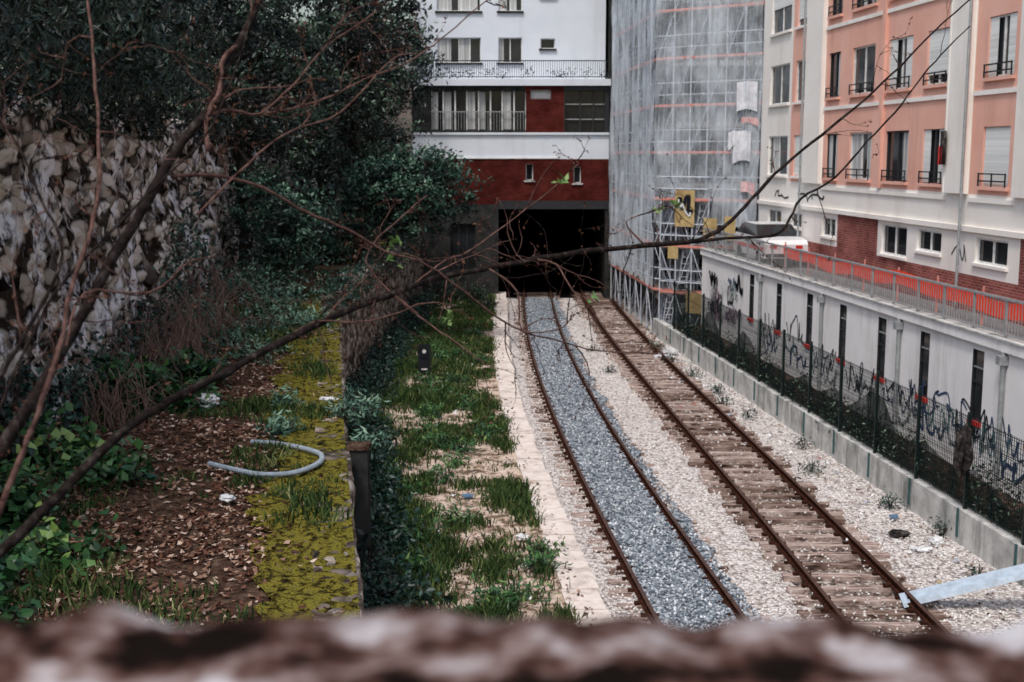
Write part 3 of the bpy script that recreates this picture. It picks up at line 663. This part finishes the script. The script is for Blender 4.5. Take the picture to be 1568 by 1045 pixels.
for (t0,t1,z0,z1,k) in [(.76,.93,7.6,8.9,'tarp'),(.79,.97,9.7,10.9,'tarp'),(.84,.99,9.15,9.45,'pinktarp'),(.84,.97,6.3,6.8,'pinktarp'),(.72,.8,8.2,8.9,'tarp')]:
    n=8; ph=t0*40
    for i in range(n):
        pts=[]
        for (t,z) in ((i,z0),(i+1,z0),(i+1,z1),(i,z1)):
            p=AA.lerp(BB,t0+(t1-t0)*t/n); d=-.22+.05*math.sin(t*1.3+z+ph); sag=(.12 if z==z0 else .05)*math.sin(math.pi*t/n+.3*ph); pts.append((p.x+.55*d,p.y+.75*d,z-sag))
        b.poly(pts,k)
b.obj('tarpaulins',sA)
e=empty('plywood_hoarding'); b=B()
for (x,y,z,w,h) in [(7.0,53.5,4.9,.75,1.55),(8.1,52.6,4.4,.5,.9),(6.75,53.7,3.5,.4,.55),(8.9,52.1,4.4,.4,1.0),(7.5,53.1,1.2,.7,.9)]:
    b.hexa([(x,y,z),(x+w,y-w*.77,z),(x+w,y-w*.77+.03,z),(x,y+.03,z),(x,y,z+h),(x+w,y-w*.77,z+h),(x+w,y-w*.77+.03,z+h),(x,y+.03,z+h)],'yellow')
b.obj('panels',e)
# ------------------------------------------------------------------ graffiti
def scribble(b,P,y,z,w,h,k,seed,n=14,r=.02,o=.012):
    rr=random.Random(seed); pts=[]
    for i in range(n):
        pts.append((y+w*(i/(n-1))+rr.uniform(-.12,.12)*w, z+rr.uniform(0,h)))
    fine=[]
    for i in range(len(pts)-1):
        p0=pts[max(i-1,0)];p1=pts[i];p2=pts[i+1];p3=pts[min(i+2,len(pts)-1)]
        for t in (0,.25,.5,.75):
            f=lambda a,b_,c,d:.5*((2*b_)+(-a+c)*t+(2*a-5*b_+4*c-d)*t*t+(-a+3*b_-3*c+d)*t**3)
            fine.append((f(p0[0],p1[0],p2[0],p3[0]),f(p0[1],p1[1],p2[1],p3[1])))
    for i in range(len(fine)-1):
        (a0,b0),(a1,b1)=fine[i],fine[i+1]; L=math.hypot(a1-a0,b1-b0)+1e-6; nx,ny=-(b1-b0)/L*r,(a1-a0)/L*r
        b.poly([P(a0+nx,b0+ny,o),P(a1+nx,b1+ny,o),P(a1-nx,b1-ny,o),P(a0-nx,b0-ny,o)],k)
e=empty('graffiti'); b=B(); sd=1
for y in (22.2,24.0,26.3,27.6,29,30.4,31.8,34.5,37.4,40.3,43.2):
    scribble(b,PR,y-.9,1.25+.7*random.random(),1.7,.9,random.choice(['ink','inkblue','ink']),sd,16,.026); sd+=1
    scribble(b,PR,y-.3,1.2,1.4,.9,random.choice(['ink','inkblue','inkteal']),sd,12,.022,.016); sd+=1
    scribble(b,PR,y-1.2,1.0,1.6,.8,random.choice(['pipe','inkblue','pipe']),sd,12,.05,.009); sd+=1
for i in range(26):
    yy=45.9+random.random()*4.4; zz=1.3+random.random()*1.6
    scribble(b,PR,yy,zz,random.uniform(.6,1.3),random.uniform(.4,.9),random.choice(['ink','inkblue','inkpink','inkteal','inkwhite','ink','inkpink']),sd,12,random.choice([.03,.05,.09]),.012+.004*i); sd+=1
scribble(b,PB,43.6,6.25,2.6,.35,'ink',77,18,.03); scribble(b,PB,32.6,5.1,.9,.7,'ink',78,8,.02); scribble(b,PB,47.6,6.25,1.6,.35,'ink',79,12,.03)
PN=lambda a,z,o:(7.0+a,53.5-a*.77-.02-o,z)
scribble(b,PN,.08,5.1,.55,1.1,'ink',80,8,.07,.01); scribble(b,PN,.12,5.3,.5,.9,'inkwhite',83,6,.035,.02)
b.obj('tags',e)
# ------------------------------------------------------------------ vegetation: trees
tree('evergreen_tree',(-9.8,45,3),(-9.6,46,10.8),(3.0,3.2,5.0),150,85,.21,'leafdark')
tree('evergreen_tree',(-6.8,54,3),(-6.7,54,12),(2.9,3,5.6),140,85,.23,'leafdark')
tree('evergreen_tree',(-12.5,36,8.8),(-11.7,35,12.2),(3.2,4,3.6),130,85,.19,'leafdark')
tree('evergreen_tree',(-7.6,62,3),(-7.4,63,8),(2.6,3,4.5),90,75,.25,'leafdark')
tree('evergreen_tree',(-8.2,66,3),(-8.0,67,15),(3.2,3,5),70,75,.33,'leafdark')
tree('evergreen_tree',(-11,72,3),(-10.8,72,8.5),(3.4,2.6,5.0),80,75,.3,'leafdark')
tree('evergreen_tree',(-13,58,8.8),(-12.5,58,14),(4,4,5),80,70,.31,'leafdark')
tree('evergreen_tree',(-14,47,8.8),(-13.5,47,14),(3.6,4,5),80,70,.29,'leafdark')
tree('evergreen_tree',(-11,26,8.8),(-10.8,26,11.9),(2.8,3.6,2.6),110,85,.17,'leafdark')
tree('laurel_bush',(-5.8,49,3),(-4.3,50,6.4),(2.5,1.8,1.75),120,100,.20,'leafteal',.32,.12)
tree('laurel_bush',(-8.2,43,3),(-7.9,43,5.3),(1.6,1.8,2.0),70,80,.17,'leafteal',.32,.1)
tree('laurel_bush',(-8.6,57,3),(-8.4,57,4.4),(1.7,1.4,1.7),60,70,.2,'leafteal',.32,.1)
e=empty('overhanging_ivy'); P=[];rr=[]
for i in range(250):
    y=random.uniform(12,34); x=float(BW(y))+random.uniform(-1.6,1.4); z=9.9+random.uniform(-.9,2.6)
    if x>float(BW(y))+.2: z=max(z,9.75)
    k=100; P.append(rng.normal(size=(k,3))*[.38,.45,.3]+[x,y,z]); rr.append(np.full(k,random.uniform(0,.5))+rng.uniform(0,.3,k))
for i in range(100):
    y=random.uniform(13,60); x=float(BW(y))+.3; z=8.9; L=random.uniform(.1,1.0); k=int(60*L+15)
    t=rng.random(k); P.append(np.stack([x+rng.normal(size=k)*.12+.15*(1-t),y+rng.normal(size=k)*.25,z-t*L+.3],1)); rr.append(rng.uniform(0,.6,k))
leaves('foliage',np.vstack(P),.19,'leafdark',e,np.concatenate(rr),.7,.35)
e=empty('climbing_ivy'); P=[];rr=[]
for i in range(65):
    y=31+31*random.random(); x=float(BW(y))+.3; z=3+random.random()**2*4.0; k=70
    P.append(rng.normal(size=(k,3))*[.12,.5,.35]+[x,y,z]); rr.append(np.full(k,random.uniform(.1,.6))+rng.uniform(0,.35,k))
for i in range(30):
    y=16+14*random.random(); x=float(BW(y))+.35; z=3.2+random.random()*1.1; k=60
    P.append(rng.normal(size=(k,3))*[.15,.45,.3]+[x,y,z]); rr.append(np.full(k,random.uniform(0,.5))+rng.uniform(0,.35,k))
leaves('foliage',np.vstack(P),.13,'leafteal',e,np.concatenate(rr),.3,.6)
e=empty('ivy'); P=[];rr=[]
for i in range(360):
    y=13+50*random.random()**1.3; x=float(WX(y))+random.uniform(.05,1.2); z=.35+random.random()*.8*(1.3-(x-float(WX(y)))); k=68
    if y>36: z=.3+random.random()*.6
    P.append(rng.normal(size=(k,3))*[.22,.3,.2]+[x,y,z]); rr.append(np.full(k,random.uniform(0,.4))+rng.uniform(0,.35,k))
for i in range(100):
    y=37+28*random.random(); x=float(WX(y))+random.uniform(-.4,.2); z=3.75+random.uniform(-.5,.25); k=60
    P.append(rng.normal(size=(k,3))*[.2,.35,.2]+[x,y,z]); rr.append(np.full(k,random.uniform(0,.5))+rng.uniform(0,.3,k))
leaves('foliage',np.vstack(P),.13,'leafteal',e,np.concatenate(rr)*.85,.1,.6)
def shrub(name,blobs,size,mat,elong=.5,per=70,sp=.22,lo=0,hi=.55,droop=.0):
    e=empty(name); P=[];rr=[]
    for (x,y,z,r,n_) in blobs:
        for i in range(n_):
            d=nrm(rng.normal(size=(1,3)))[0]*rng.uniform(.3,1)*r; d[2]=abs(d[2])*.8
            o_=rng.normal(size=(per,3))*sp*np.array([1,1,.7])
            P.append(o_+np.array([x,y,z])+d); rr.append(np.full(per,random.uniform(lo,hi))+rng.uniform(0,.3,per)+np.clip(o_[:,2]/sp*.15,-.2,.25))  # tone rises with height in the clump, top light painted into leaf colour
    P=np.vstack(P)
    leaves('foliage',P,size,mat,e,np.concatenate(rr),droop,elong,.15)
    b=B()
    for (x,y,z,r,n_) in blobs:
        for i in range(5): b.tube([(x,y,z-.1),(x+random.uniform(-.5,.5)*r,y+random.uniform(-.5,.5)*r,z+r*.7)],[.015,.006],'trunk',4)
    b.obj('stems',e)
shrub('ivy_bush',[(-6.6,13.3,3.1,.9,22),(-5.6,12.0,3.0,.75,16),(-7.0,16,3.2,.9,20),(-5.2,11.2,3,.5,10),(-6.3,18.3,3.1,.6,9),(-7.4,19.5,3.1,.8,12),(-5.7,14.6,3.0,.6,8)],.17,'leafgreen',.8,55,.22,.05,.72)
shrub('ivy_bush',[(-7.7,24.3,3.1,1.1,22),(-6.9,26.3,3.1,.8,12),(-6.4,24.2,3.0,.6,9)],.17,'leafgreen',.7,lo=0,hi=.5)
shrub('scrub_bush',[(-6.2,35,3.1,1.0,14),(-7.4,38,3.2,1.2,14),(-8.6,33,3.2,1.0,10),(-8.8,40,3.4,1.3,12),(-7.2,31,3.1,.8,8),(-9.2,45,3.3,1.4,10),(-6.6,42,3.1,.9,9),(-6.3,30,3.0,.6,7),(-6.9,34,3.1,.8,8)],.14,'leafteal',.4,60,.3,.35,.95)
shrub('scrub_bush',[(-4.0,21.6,3.1,.35,5),(-3.2,23.0,3.0,.4,5),(-2.6,22.5,2.6,.45,6),(-3.3,25.5,2.7,.5,6),(-4.6,24,3.05,.3,4)],.16,'leafteal',.3,40,.14,.25,.8)
shrub('scrub_bush',[(-2.2,65.5,.4,1.0,12),(-3.6,64,.4,1.2,14),(-1.3,62,.35,.6,6)],.18,'leafdark',.4,60,.3)
bl=[]
for (px,y) in [(1.0,22.2),(.1,20.2),(-.5,19.4),(-1.2,28.5),(-1.0,31.5),(-.4,33),(-2.2,36),(-.9,25.2),(-1.9,33.5),(-1.5,41),(-2.5,46),(-1.2,52),(-3.3,50),(.5,20.6),(-2,38.5),(-1,37),(.9,22.9)]:
    bl.append((px-.4,y,.33,.45,6))
for i in range(34):
    y=18+40*random.random(); u=random.random()**1.5; x=float(WX(y))+1.0+(float(CP(y))-float(WX(y))-1.6)*u; bl.append((x,y,.32,.3,4))
shrub('weeds',bl,.17,'leafgreen',.3,32,.16,.05,.65)
bl=[(9.1,25.3,.1,.25,3),(7.55,30.5,.1,.3,4),(8.6,27.3,.1,.3,4),(6.9,41,.1,.35,4),(7.2,37,.1,.25,3),(6.4,44,.1,.4,5),(6.2,47,.1,.4,5),(8.85,22.6,.1,.2,2),(3.6,45,.05,.3,3),(3.3,50,.05,.35,3),(7.9,33,.1,.25,3),(6.7,39,.1,.3,4),(5.9,50,.1,.35,4)]
shrub('weeds',bl,.11,'leafteal',.35,30,.13,.1,.5)
e=empty('ivy'); P=[]
for i in range(170):
    y=random.uniform(17,50); p=PC(y,0,-.25); h=random.random()**2*1.2
    P.append(rng.normal(size=(45,3))*[.1,.35,.18]+[p[0],p[1],.9+h*.6])
leaves('foliage',np.vstack(P),.09,'leafdark',e)
def grass(name,X,Y,Z,h,mat='grass',blades=14,sp=.10,rlo=0):
    tone=np.repeat(rng.random(len(X))*.4,blades)
    n=len(X)*blades; X=np.repeat(X,blades)+rng.normal(size=n)*sp; Y=np.repeat(Y,blades)+rng.normal(size=n)*sp; Z=np.repeat(Z,blades)
    H=np.repeat(h,blades)*rng.uniform(.5,1.3,n); a=rng.uniform(0,6.28,n); l=rng.uniform(.1,.8,n)*H
    w=.008+.006*rng.random(n)+Y*.0002; t=rng.uniform(0,6.28,n); wx,wy=np.cos(t)*w,np.sin(t)*w
    p0=np.stack([X-wx,Y-wy,Z],1);p1=np.stack([X+wx,Y+wy,Z],1)
    mx=X+np.cos(a)*l*.35;my=Y+np.sin(a)*l*.35
    p2=np.stack([mx+wx*.8,my+wy*.8,Z+H*.6],1);p3=np.stack([mx-wx*.8,my-wy*.8,Z+H*.6],1)
    p4=np.stack([X+np.cos(a)*l,Y+np.sin(a)*l,Z+H],1)
    V=np.stack([p0,p1,p2,p3,p4],1).reshape(-1,3); i=np.arange(n)*5
    F=np.stack([np.stack([i,i+1,i+2],1),np.stack([i,i+2,i+3],1),np.stack([i+3,i+2,i+4],1)],1).reshape(-1,3)
    return np_obj(name,V,F,mat,np.repeat(rng.random(n)*.6+tone+rlo,3))
n=10000; Y=14+53*rng.random(n)**1.35; xa=WX(Y)+.3; xb=CP(Y)-.4; u=rng.random(n); X=xa+(xb-xa)*u
den=np.array([noise.noise(Vector((x*.55,y*.35,8)))+.9*noise.noise(Vector((x*1.7,y*1.3,2)))+.6*noise.noise(Vector((x*4,y*3,6))) for x,y in zip(X,Y)])
keep=(den>np.where(Y<31,.20,.02))|((u<.28)&(den>-.25))|((Y>42)&(den>-.35))|(rng.random(n)<.05); X,Y,den=X[keep],Y[keep],den[keep]
grass('grass',X,Y,np.full(len(X),.3),.09+.22*np.clip(den+.15,0,1)+.06*rng.random(len(X)),sp=.12)
n=2600; Y=10.5+30*rng.random(n)**1.4; xa=BW(Y)+.4; xb=WX(Y)-.2; X=xa+(xb-xa)*rng.random(n)
den=np.array([noise.noise(Vector((x*.6,y*.4,18)))+.6*noise.noise(Vector((x*1.9,y*1.3,12))) for x,y in zip(X,Y)])
keep=(den>.12); X,Y,den=X[keep],Y[keep],den[keep]
grass('grass',X,Y,np.full(len(X),3.02),.10+.2*np.clip(den,0,1),rlo=.05,sp=.12)
n=34000; Y=10.5+32*rng.random(n)**1.8; xa=BW(Y)+.5; xb=WX(Y)-.1; X=xa+(xb-xa)*rng.random(n)
den=np.array([noise.noise(Vector((x*.5,y*.4,31)))+.4*noise.noise(Vector((x*2,y*2,1))) for x,y in zip(X,Y)])
keep=((den>-.2)|(rng.random(n)<.3))&~((X>WX(Y)-1.1)&(rng.random(n)<.85)); X,Y=X[keep],Y[keep]
leaves('fallen_leaves',np.stack([X,Y,np.array([3.0+nz(x,y,.7,.08)+nz(x,y,3,.04) for x,y in zip(X,Y)])+.03+.04*rng.random(len(X))],1),.095,'deadleaf',None,None,0,.6,.7)
n=4000; Y=15+45*rng.random(n)**1.5; xa=WX(Y)+.8; xb=CP(Y); X=xa+(xb-xa)*rng.random(n)
leaves('fallen_leaves',np.stack([X,Y,np.full(n,.38)],1),.09,'deadleaf',None,None,0,.6,.85)
n=1500; Y=17+45*rng.random(n)**1.4; X=11.5+K*Y-rng.random(n)**1.5*2.2
leaves('fallen_leaves',np.stack([X,Y,np.full(n,.07)],1),.07,'deadleaf',None,None,0,.6,.85)
e=empty('dry_brambles'); b=B()
for i in range(320):
    cx,cy,s=random.choice([(-8.1,31,1.1),(-7.9,28.5,1.0),(-8.7,35,1.2),(-7.4,22.5,.7),(-7.9,26,.8)])
    x=cx+random.gauss(0,.45*s);y=cy+random.gauss(0,.8*s);w=random.uniform(0,6.28);h=random.uniform(.6,1.7)*s;l=random.uniform(.3,1.2)*s
    b.tube([(x,y,3),(x+math.cos(w)*l*.3,y+math.sin(w)*l*.3,3+h*.8),(x+math.cos(w)*l*.75,y+math.sin(w)*l*.75,3+h),(x+math.cos(w)*l*1.2,y+math.sin(w)*l*1.2,3+h*.6)],[.012,.01,.008,.004],'drytwig',4)
b.obj('stems',e)
# ------------------------------------------------------------------ foreground branches
BR={
'A':[(-1.51,3.3,7.05),(-1.43,3.38,7.18),(-1.35,3.47,7.33),(-1.3,3.56,7.45),(-1.24,3.64,7.58),(-1.21,3.73,7.68),(-1.14,3.82,7.82),(-1.09,3.9,7.94),(-1.03,3.99,8.06),(-0.98,4.07,8.14),(-0.94,4.16,8.28),(-0.89,4.24,8.4),(-0.83,4.34,8.58)],
'B':[(-1.43,3.17,6.89),(-1.32,3.35,7.0),(-1.21,3.54,7.13),(-1.12,3.72,7.21),(-1.01,3.89,7.26),(-0.88,4.07,7.32),(-0.75,4.24,7.38),(-0.57,4.42,7.45),(-0.45,4.59,7.48),(-0.31,4.76,7.52),(-0.09,4.93,7.55),(0.1,5.1,7.57),(0.32,5.27,7.59),(0.59,5.44,7.6),(.84,5.6,7.61)],
'B1':[(.84,5.6,7.61),(.98,5.72,7.67),(1.12,5.83,7.79),(1.29,5.96,7.94),(1.5,6.08,8.09),(1.72,6.21,8.25),(1.94,6.34,8.43),(2.14,6.46,8.61),(2.38,6.59,8.8)],
'B2':[(.84,5.6,7.61),(1.03,5.67,7.62),(1.22,5.73,7.63),(1.3,5.8,7.71),(1.36,5.87,7.79),(1.54,5.95,7.89),(1.71,6.04,8.06),(1.86,6.12,8.2),(2.0,6.2,8.36),(2.12,6.28,8.48),(2.29,6.37,8.63)],
'C':[(-1.07,3.93,7.93),(-.96,4.04,7.93),(-.83,4.15,7.89),(-.7,4.25,7.8),(-.58,4.34,7.74),(-.45,4.44,7.65),(-.34,4.54,7.61),(-.21,4.64,7.51),(-.09,4.73,7.4),(.04,4.83,7.31),(.17,4.92,7.26),(.36,5.03,7.2),(.65,5.13,7.17)],
'D':[(-1.25,2.9,7.12),(-1.21,2.99,7.27),(-1.18,3.06,7.39),(-1.16,3.14,7.51),(-1.15,3.22,7.65),(-1.13,3.3,7.77),(-1.12,3.38,7.9),(-1.14,3.47,8.06),(-1.17,3.55,8.21),(-1.2,3.63,8.36),(-1.24,3.72,8.5)],
'E':[(-1.04,4.06,8.08),(-.95,4.14,8.14),(-.84,4.22,8.13),(-.72,4.29,8.16),(-.62,4.38,8.2),(-.52,4.46,8.26),(-.38,4.55,8.32),(-.25,4.64,8.42),(-.06,4.74,8.59)],
'F':[(-.91,4.2,8.35),(-.94,4.14,8.31),(-.945,4.08,8.2),(-.97,4.01,8.12),(-.957,3.95,8.01)],
'G':[(-.8,4.25,7.35),(-.69,4.3,7.42),(-.56,4.34,7.41),(-.43,4.38,7.43),(-.31,4.43,7.47),(-.2,4.47,7.45)],
'H':[(-0.46,4.67,7.47),(-0.35,4.6,7.4),(-0.23,4.52,7.33),(-0.1,4.44,7.25)],
'I':[(0.1,5.09,7.57),(0.18,5.06,7.55),(0.25,5.01,7.45),(0.33,4.97,7.41)],
'J':[(-0.36,4.68,7.52),(-0.26,4.79,7.59),(-0.17,4.9,7.62),(0.02,5.02,7.75),(0.18,5.14,7.87),(0.28,5.25,7.96)],
'K':[(-0.09,4.89,7.55),(0.02,4.87,7.46),(0.04,4.85,7.31),(0.2,4.85,7.32),(0.24,4.86,7.38)],
'L':[(-1.25,2.95,7.45),(-1.19,3.03,7.58),(-1.13,3.12,7.75),(-1.21,3.2,7.89),(-1.29,3.28,8.02),(-1.38,3.35,8.09)],
'M':[(-0.83,4.17,8.13),(-0.74,4.28,8.23),(-0.64,4.4,8.37),(-0.52,4.52,8.47),(-0.39,4.64,8.6)],
'N':[(-0.99,3.92,7.81),(-0.85,4.04,7.97),(-0.74,4.16,8.07),(-0.58,4.27,8.14),(-0.42,4.4,8.32),(-0.33,4.5,8.35)],
'O':[(0.57,5.3,7.61),(0.49,5.32,7.71),(0.62,5.32,7.76),(0.71,5.33,7.78)],
'P':[(-0.35,4.56,7.41),(-0.55,4.66,7.6),(-0.41,4.75,7.77),(-0.33,4.83,7.84)],
'Q':[(-1.26,3.46,7.46),(-1.24,3.58,7.6),(-1.08,3.68,7.59),(-0.99,3.79,7.67),(-0.93,3.9,7.68)],
'S':[(-1.3,3.0,7.3),(-1.2,3.2,7.62),(-1.05,3.5,7.86),(-.93,3.8,8.05),(-.86,4.0,8.3),(-.83,4.2,8.55)]}
RD={'A':(.019,.013,'bark'),'B':(.015,.011,'bark'),'B1':(.010,.0035,'bark'),'B2':(.0075,.003,'bark'),'C':(.0065,.0025,'barkp'),'D':(.008,.0035,'barkp'),'E':(.006,.002,'barkp'),'F':(.007,.008,'barkp'),'L':(.005,.003,'bark'),'S':(.0045,.002,'bark')}
e=empty('bare_tree_branch'); b=B(); buds=[]
def spline(pts,sub=4,jit=.0):
    P=[Vector(p) for p in pts]; out=[]
    for i in range(len(P)-1):
        p0=P[max(i-1,0)];p1=P[i];p2=P[i+1];p3=P[min(i+2,len(P)-1)]
        for s in range(sub):
            t=s/sub; out.append(.5*((2*p1)+(p2-p0)*t+(2*p0-5*p1+4*p2-p3)*t*t+(3*p1-p0-3*p2+p3)*t**3)+Vector((random.gauss(0,jit),random.gauss(0,jit),random.gauss(0,jit))))
    out.append(P[-1]); return out
def twig(p,d,L,r,depth,mat):
    pts=[p]; q=p.copy(); d=d.normalized()
    n=6
    for i in range(n):
        d=(d+Vector((random.gauss(0,.22),random.gauss(0,.15),random.gauss(0,.22)))).normalized(); q=q+d*L/n; pts.append(q.copy())
        if depth>0 and random.random()<.35: twig(q,(d+Vector((random.gauss(0,.9),random.gauss(0,.4),random.gauss(0,.9)))),L*.5,r*.6,depth-1,mat)
        if random.random()<.35: buds.append(q.copy())
    b.tube(pts,[r*(1-.75*i/n) for i in range(n+1)],mat,4); buds.append(q)
for k,pts in BR.items():
    r0,r1,mt=RD.get(k,(.004,.002,'barkp')); sp=spline(pts,4,.0014); n=len(sp)
    b.tube(sp,[(r0+(r1-r0)*i/n)*random.uniform(.9,1.12) for i in range(n)],mt,7)
    for i in range(2,n-1):
        if random.random()<(.38 if k in 'CEGHIJKNMPBDLS' else .22):
            t=(sp[i+1]-sp[i]).normalized(); side=Vector((random.gauss(0,1),random.gauss(0,.3),random.gauss(0,1)))
            twig(sp[i],t*.7+side.normalized()*.8,random.uniform(.06,.38) if k!='A' else random.uniform(.2,.5),random.uniform(.0016,.0033),1,random.choice(['barkp','bark']))
b.obj('branches',e,True)
bp=np.array([tuple(q) for q in buds]); leaves('buds',np.repeat(bp,2,0)+rng.normal(size=(len(bp)*2,3))*.004,.014,'deadleaf',e,rng.uniform(0,.6,len(bp)*2))
yl=[(-.44,4.6,7.64),(-.43,4.6,7.67),(-.42,4.6,7.6),(-.25,4.62,7.40),(-.24,4.6,7.38),(.33,4.97,7.41),(.62,5.3,7.76),(.71,5.33,7.78),(.2,5.1,7.9)]
YP=np.repeat(np.array(yl),5,0)+rng.normal(size=(45,3))*.014; leaves('young_leaves',YP,.04,'leafgreen',e,rng.uniform(.9,1,45))
# ------------------------------------------------------------------ bridge parapet in foreground
e=empty('bridge_parapet'); V=[];F=[]
xs=np.arange(-4,4.001,.012); prof=[(.82,0),(.80,7.40),(.79,7.60),(.78,7.655),(.76,7.695),(.73,7.715),(.68,7.721),(.63,7.721),(.58,7.721),(.54,7.718),(.44,7.70),(.40,7.65),(.40,7.0)]
for x in xs:
    for (y,z) in prof:
        t=noise.noise(Vector((x*8,y*8,z*2)))*.012+noise.noise(Vector((x*22,y*22,z)))*.012
        V.append((x,y+(t if 7.5<z<7.71 else 0),z+(t if z>7.6 else 0)))
w=len(prof)
for j in range(len(xs)-1):
    for i in range(w-1): k=j*w+i; F.append((k,k+w,k+w+1,k+1))
np_obj('stone_top',np.array(V),np.array(F),'parapet',None,e,True)
b=B(); b.box(-20,20,.42,.76,0,7.35,'retwall'); b.obj('wall_body',e)
# ------------------------------------------------------------------ small objects
e=empty('corrugated_hose'); b=B()
hp=spline([(-4.84,19.3,3.1),(-4.33,18.9,3.1),(-3.86,18.55,3.12),(-3.37,18.65,3.12),(-3.08,19.2,3.13),(-3.14,19.8,3.13),(-3.55,20.3,3.12),(-4.06,20.7,3.1),(-4.5,20.9,3.08)],30)
b.tube(hp,[.046 if i%2 else .036 for i in range(len(hp))],'hose',8); b.obj('hose',e)
e=empty('black_marker_sign'); b=B(); x,y=-3.05,42.6
b.box(x-.04,x+.04,y,y+.06,.2,.7,'iron'); b.box(x-.22,x+.22,y-.06,y-.003,.45,1.45,'iron'); b.box(x-.13,x+.13,y-.075,y-.062,.95,1.22,'ink')
b.poly([(x+.07*math.cos(t),y-.08,1.2+.07*math.sin(t)) for t in np.linspace(0,6.28,13)[:-1]],'inkwhite'); b.box(x-.1,x+.1,y-.078,y-.064,.55,.6,'inkwhite'); b.obj('sign_board',e)
def crumple(name,loc,s,mat,seed):
    bpy.ops.mesh.primitive_ico_sphere_add(subdivisions=3,radius=1,location=loc); o=bpy.context.object; o.name=name
    for v in o.data.vertices:
        k=1+.45*noise.noise(v.co*2.2+Vector((seed,0,0)))+.4*noise.noise(v.co*5+Vector((0,seed,0)))
        v.co=Vector((v.co.x*s[0]*k,v.co.y*s[1]*k,v.co.z*s[2]*k))
    o.data.materials.append(M[mat]); return o
crumple('plastic_bag',(-6.1,24.1,3.15),(.25,.2,.14),'plastic',3)
crumple('plastic_bag',(-4.1,17.3,3.1),(.11,.1,.05),'plastic',5)
crumple('plastic_bag',(-3.7,24.6,3.1),(.17,.1,.04),'plastic',8)
crumple('plastic_bag',(8.75,24.6,.12),(.13,.12,.1),'plastic',12)
crumple('plastic_bag',(8.3,24.2,.08),(.2,.12,.05),'plastic',22)
crumple('plastic_bag',(8.15,25.2,.1),(.2,.14,.07),'blackbag',24)
crumple('plastic_bag',(8.4,26.4,.1),(.09,.08,.05),'bluebag',25)
crumple('plastic_bag',(6.35,49.0,.15),(.28,.22,.16),'plastic',15)
crumple('plastic_bag',(5.95,48.2,.12),(.3,.2,.1),'tarp',16)
crumple('plastic_bag',(-1.0,27.0,.4),(.12,.08,.05),'bluebag',17)
crumple('plastic_bag',(.2,24.0,.4),(.12,.1,.06),'plastic',18)
crumple('black_cloth_bundle',(9.22,24.7,2.0),(.17,.17,.5),'blackbag',9)
n=230; Y=16+48*rng.random(n)**1.5; X=np.where(rng.random(n)<.6,11.2+K*Y-rng.random(n)**1.6*2.2,WX(Y)+1+(CP(Y)-WX(Y)-1)*rng.random(n)); Z=np.where(X>CP(Y)+.3,.1,.4)
LP=np.repeat(np.stack([X,Y,Z],1),2,0)+rng.normal(size=(2*n,3))*[.05,.05,.015]; leaves('litter',LP,.12,'litter',None,np.repeat(rng.random(n),2),0,.7,.6)
e=empty('steel_guardrail_beam'); b=B()
A=Vector((6.95,21.2,.10));C=Vector((10.6,20.6,1.30)); ax=(C-A).normalized(); sd_=Vector((0,1,.35)).normalized()
pr=[(-.19,0),(-.13,.06),(-.06,.06),(0,0),(.06,.06),(.13,.06),(.19,0)]; up=ax.cross(sd_).normalized(); up=up if up.z>0 else -up
for i in range(6):
    (a,h),(c,g)=pr[i],pr[i+1]; b.poly([A+sd_*a+up*h,C+sd_*a+up*h,C+sd_*c+up*g,A+sd_*c+up*g],'beam')
o=b.obj('beam',e); md=o.modifiers.new('s','SOLIDIFY'); md.thickness=.012
# ------------------------------------------------------------------ world, light, camera
w=bpy.data.worlds.new('World'); sc.world=w; w.use_nodes=True; nt=w.node_tree
sky=nt.nodes.new('ShaderNodeTexSky'); sky.sky_type='NISHITA'; sky.sun_disc=False; sky.sun_elevation=R(60); sky.sun_rotation=R(208); sky.air_density=1.4; sky.dust_density=4
nt.links.new(sky.outputs[0],nt.nodes['Background'].inputs[0]); nt.nodes['Background'].inputs[1].default_value=.15
sl=bpy.data.lights.new('sun','SUN'); sl.energy=1.5; sl.angle=R(10); sl.color=(1,.98,.96)
so=bpy.data.objects.new('sun',sl); sc.collection.objects.link(so)
az=R(208); el=R(60); d=Vector((math.sin(az)*math.cos(el),math.cos(az)*math.cos(el),math.sin(el))); so.rotation_euler=(-d).to_track_quat('-Z','Y').to_euler()
cd=bpy.data.cameras.new('camera'); co=bpy.data.objects.new('camera',cd); sc.collection.objects.link(co); sc.camera=co
co.location=(0,0,8); co.rotation_euler=(R(90-8.6),0,0); cd.sensor_width=36; cd.lens=43.6; cd.clip_end=1500; cd.clip_start=.05
cd.dof.use_dof=True; cd.dof.focus_distance=9; cd.dof.aperture_fstop=4.5
sc.view_settings.view_transform='Standard'; sc.view_settings.look='None'; sc.view_settings.exposure=0
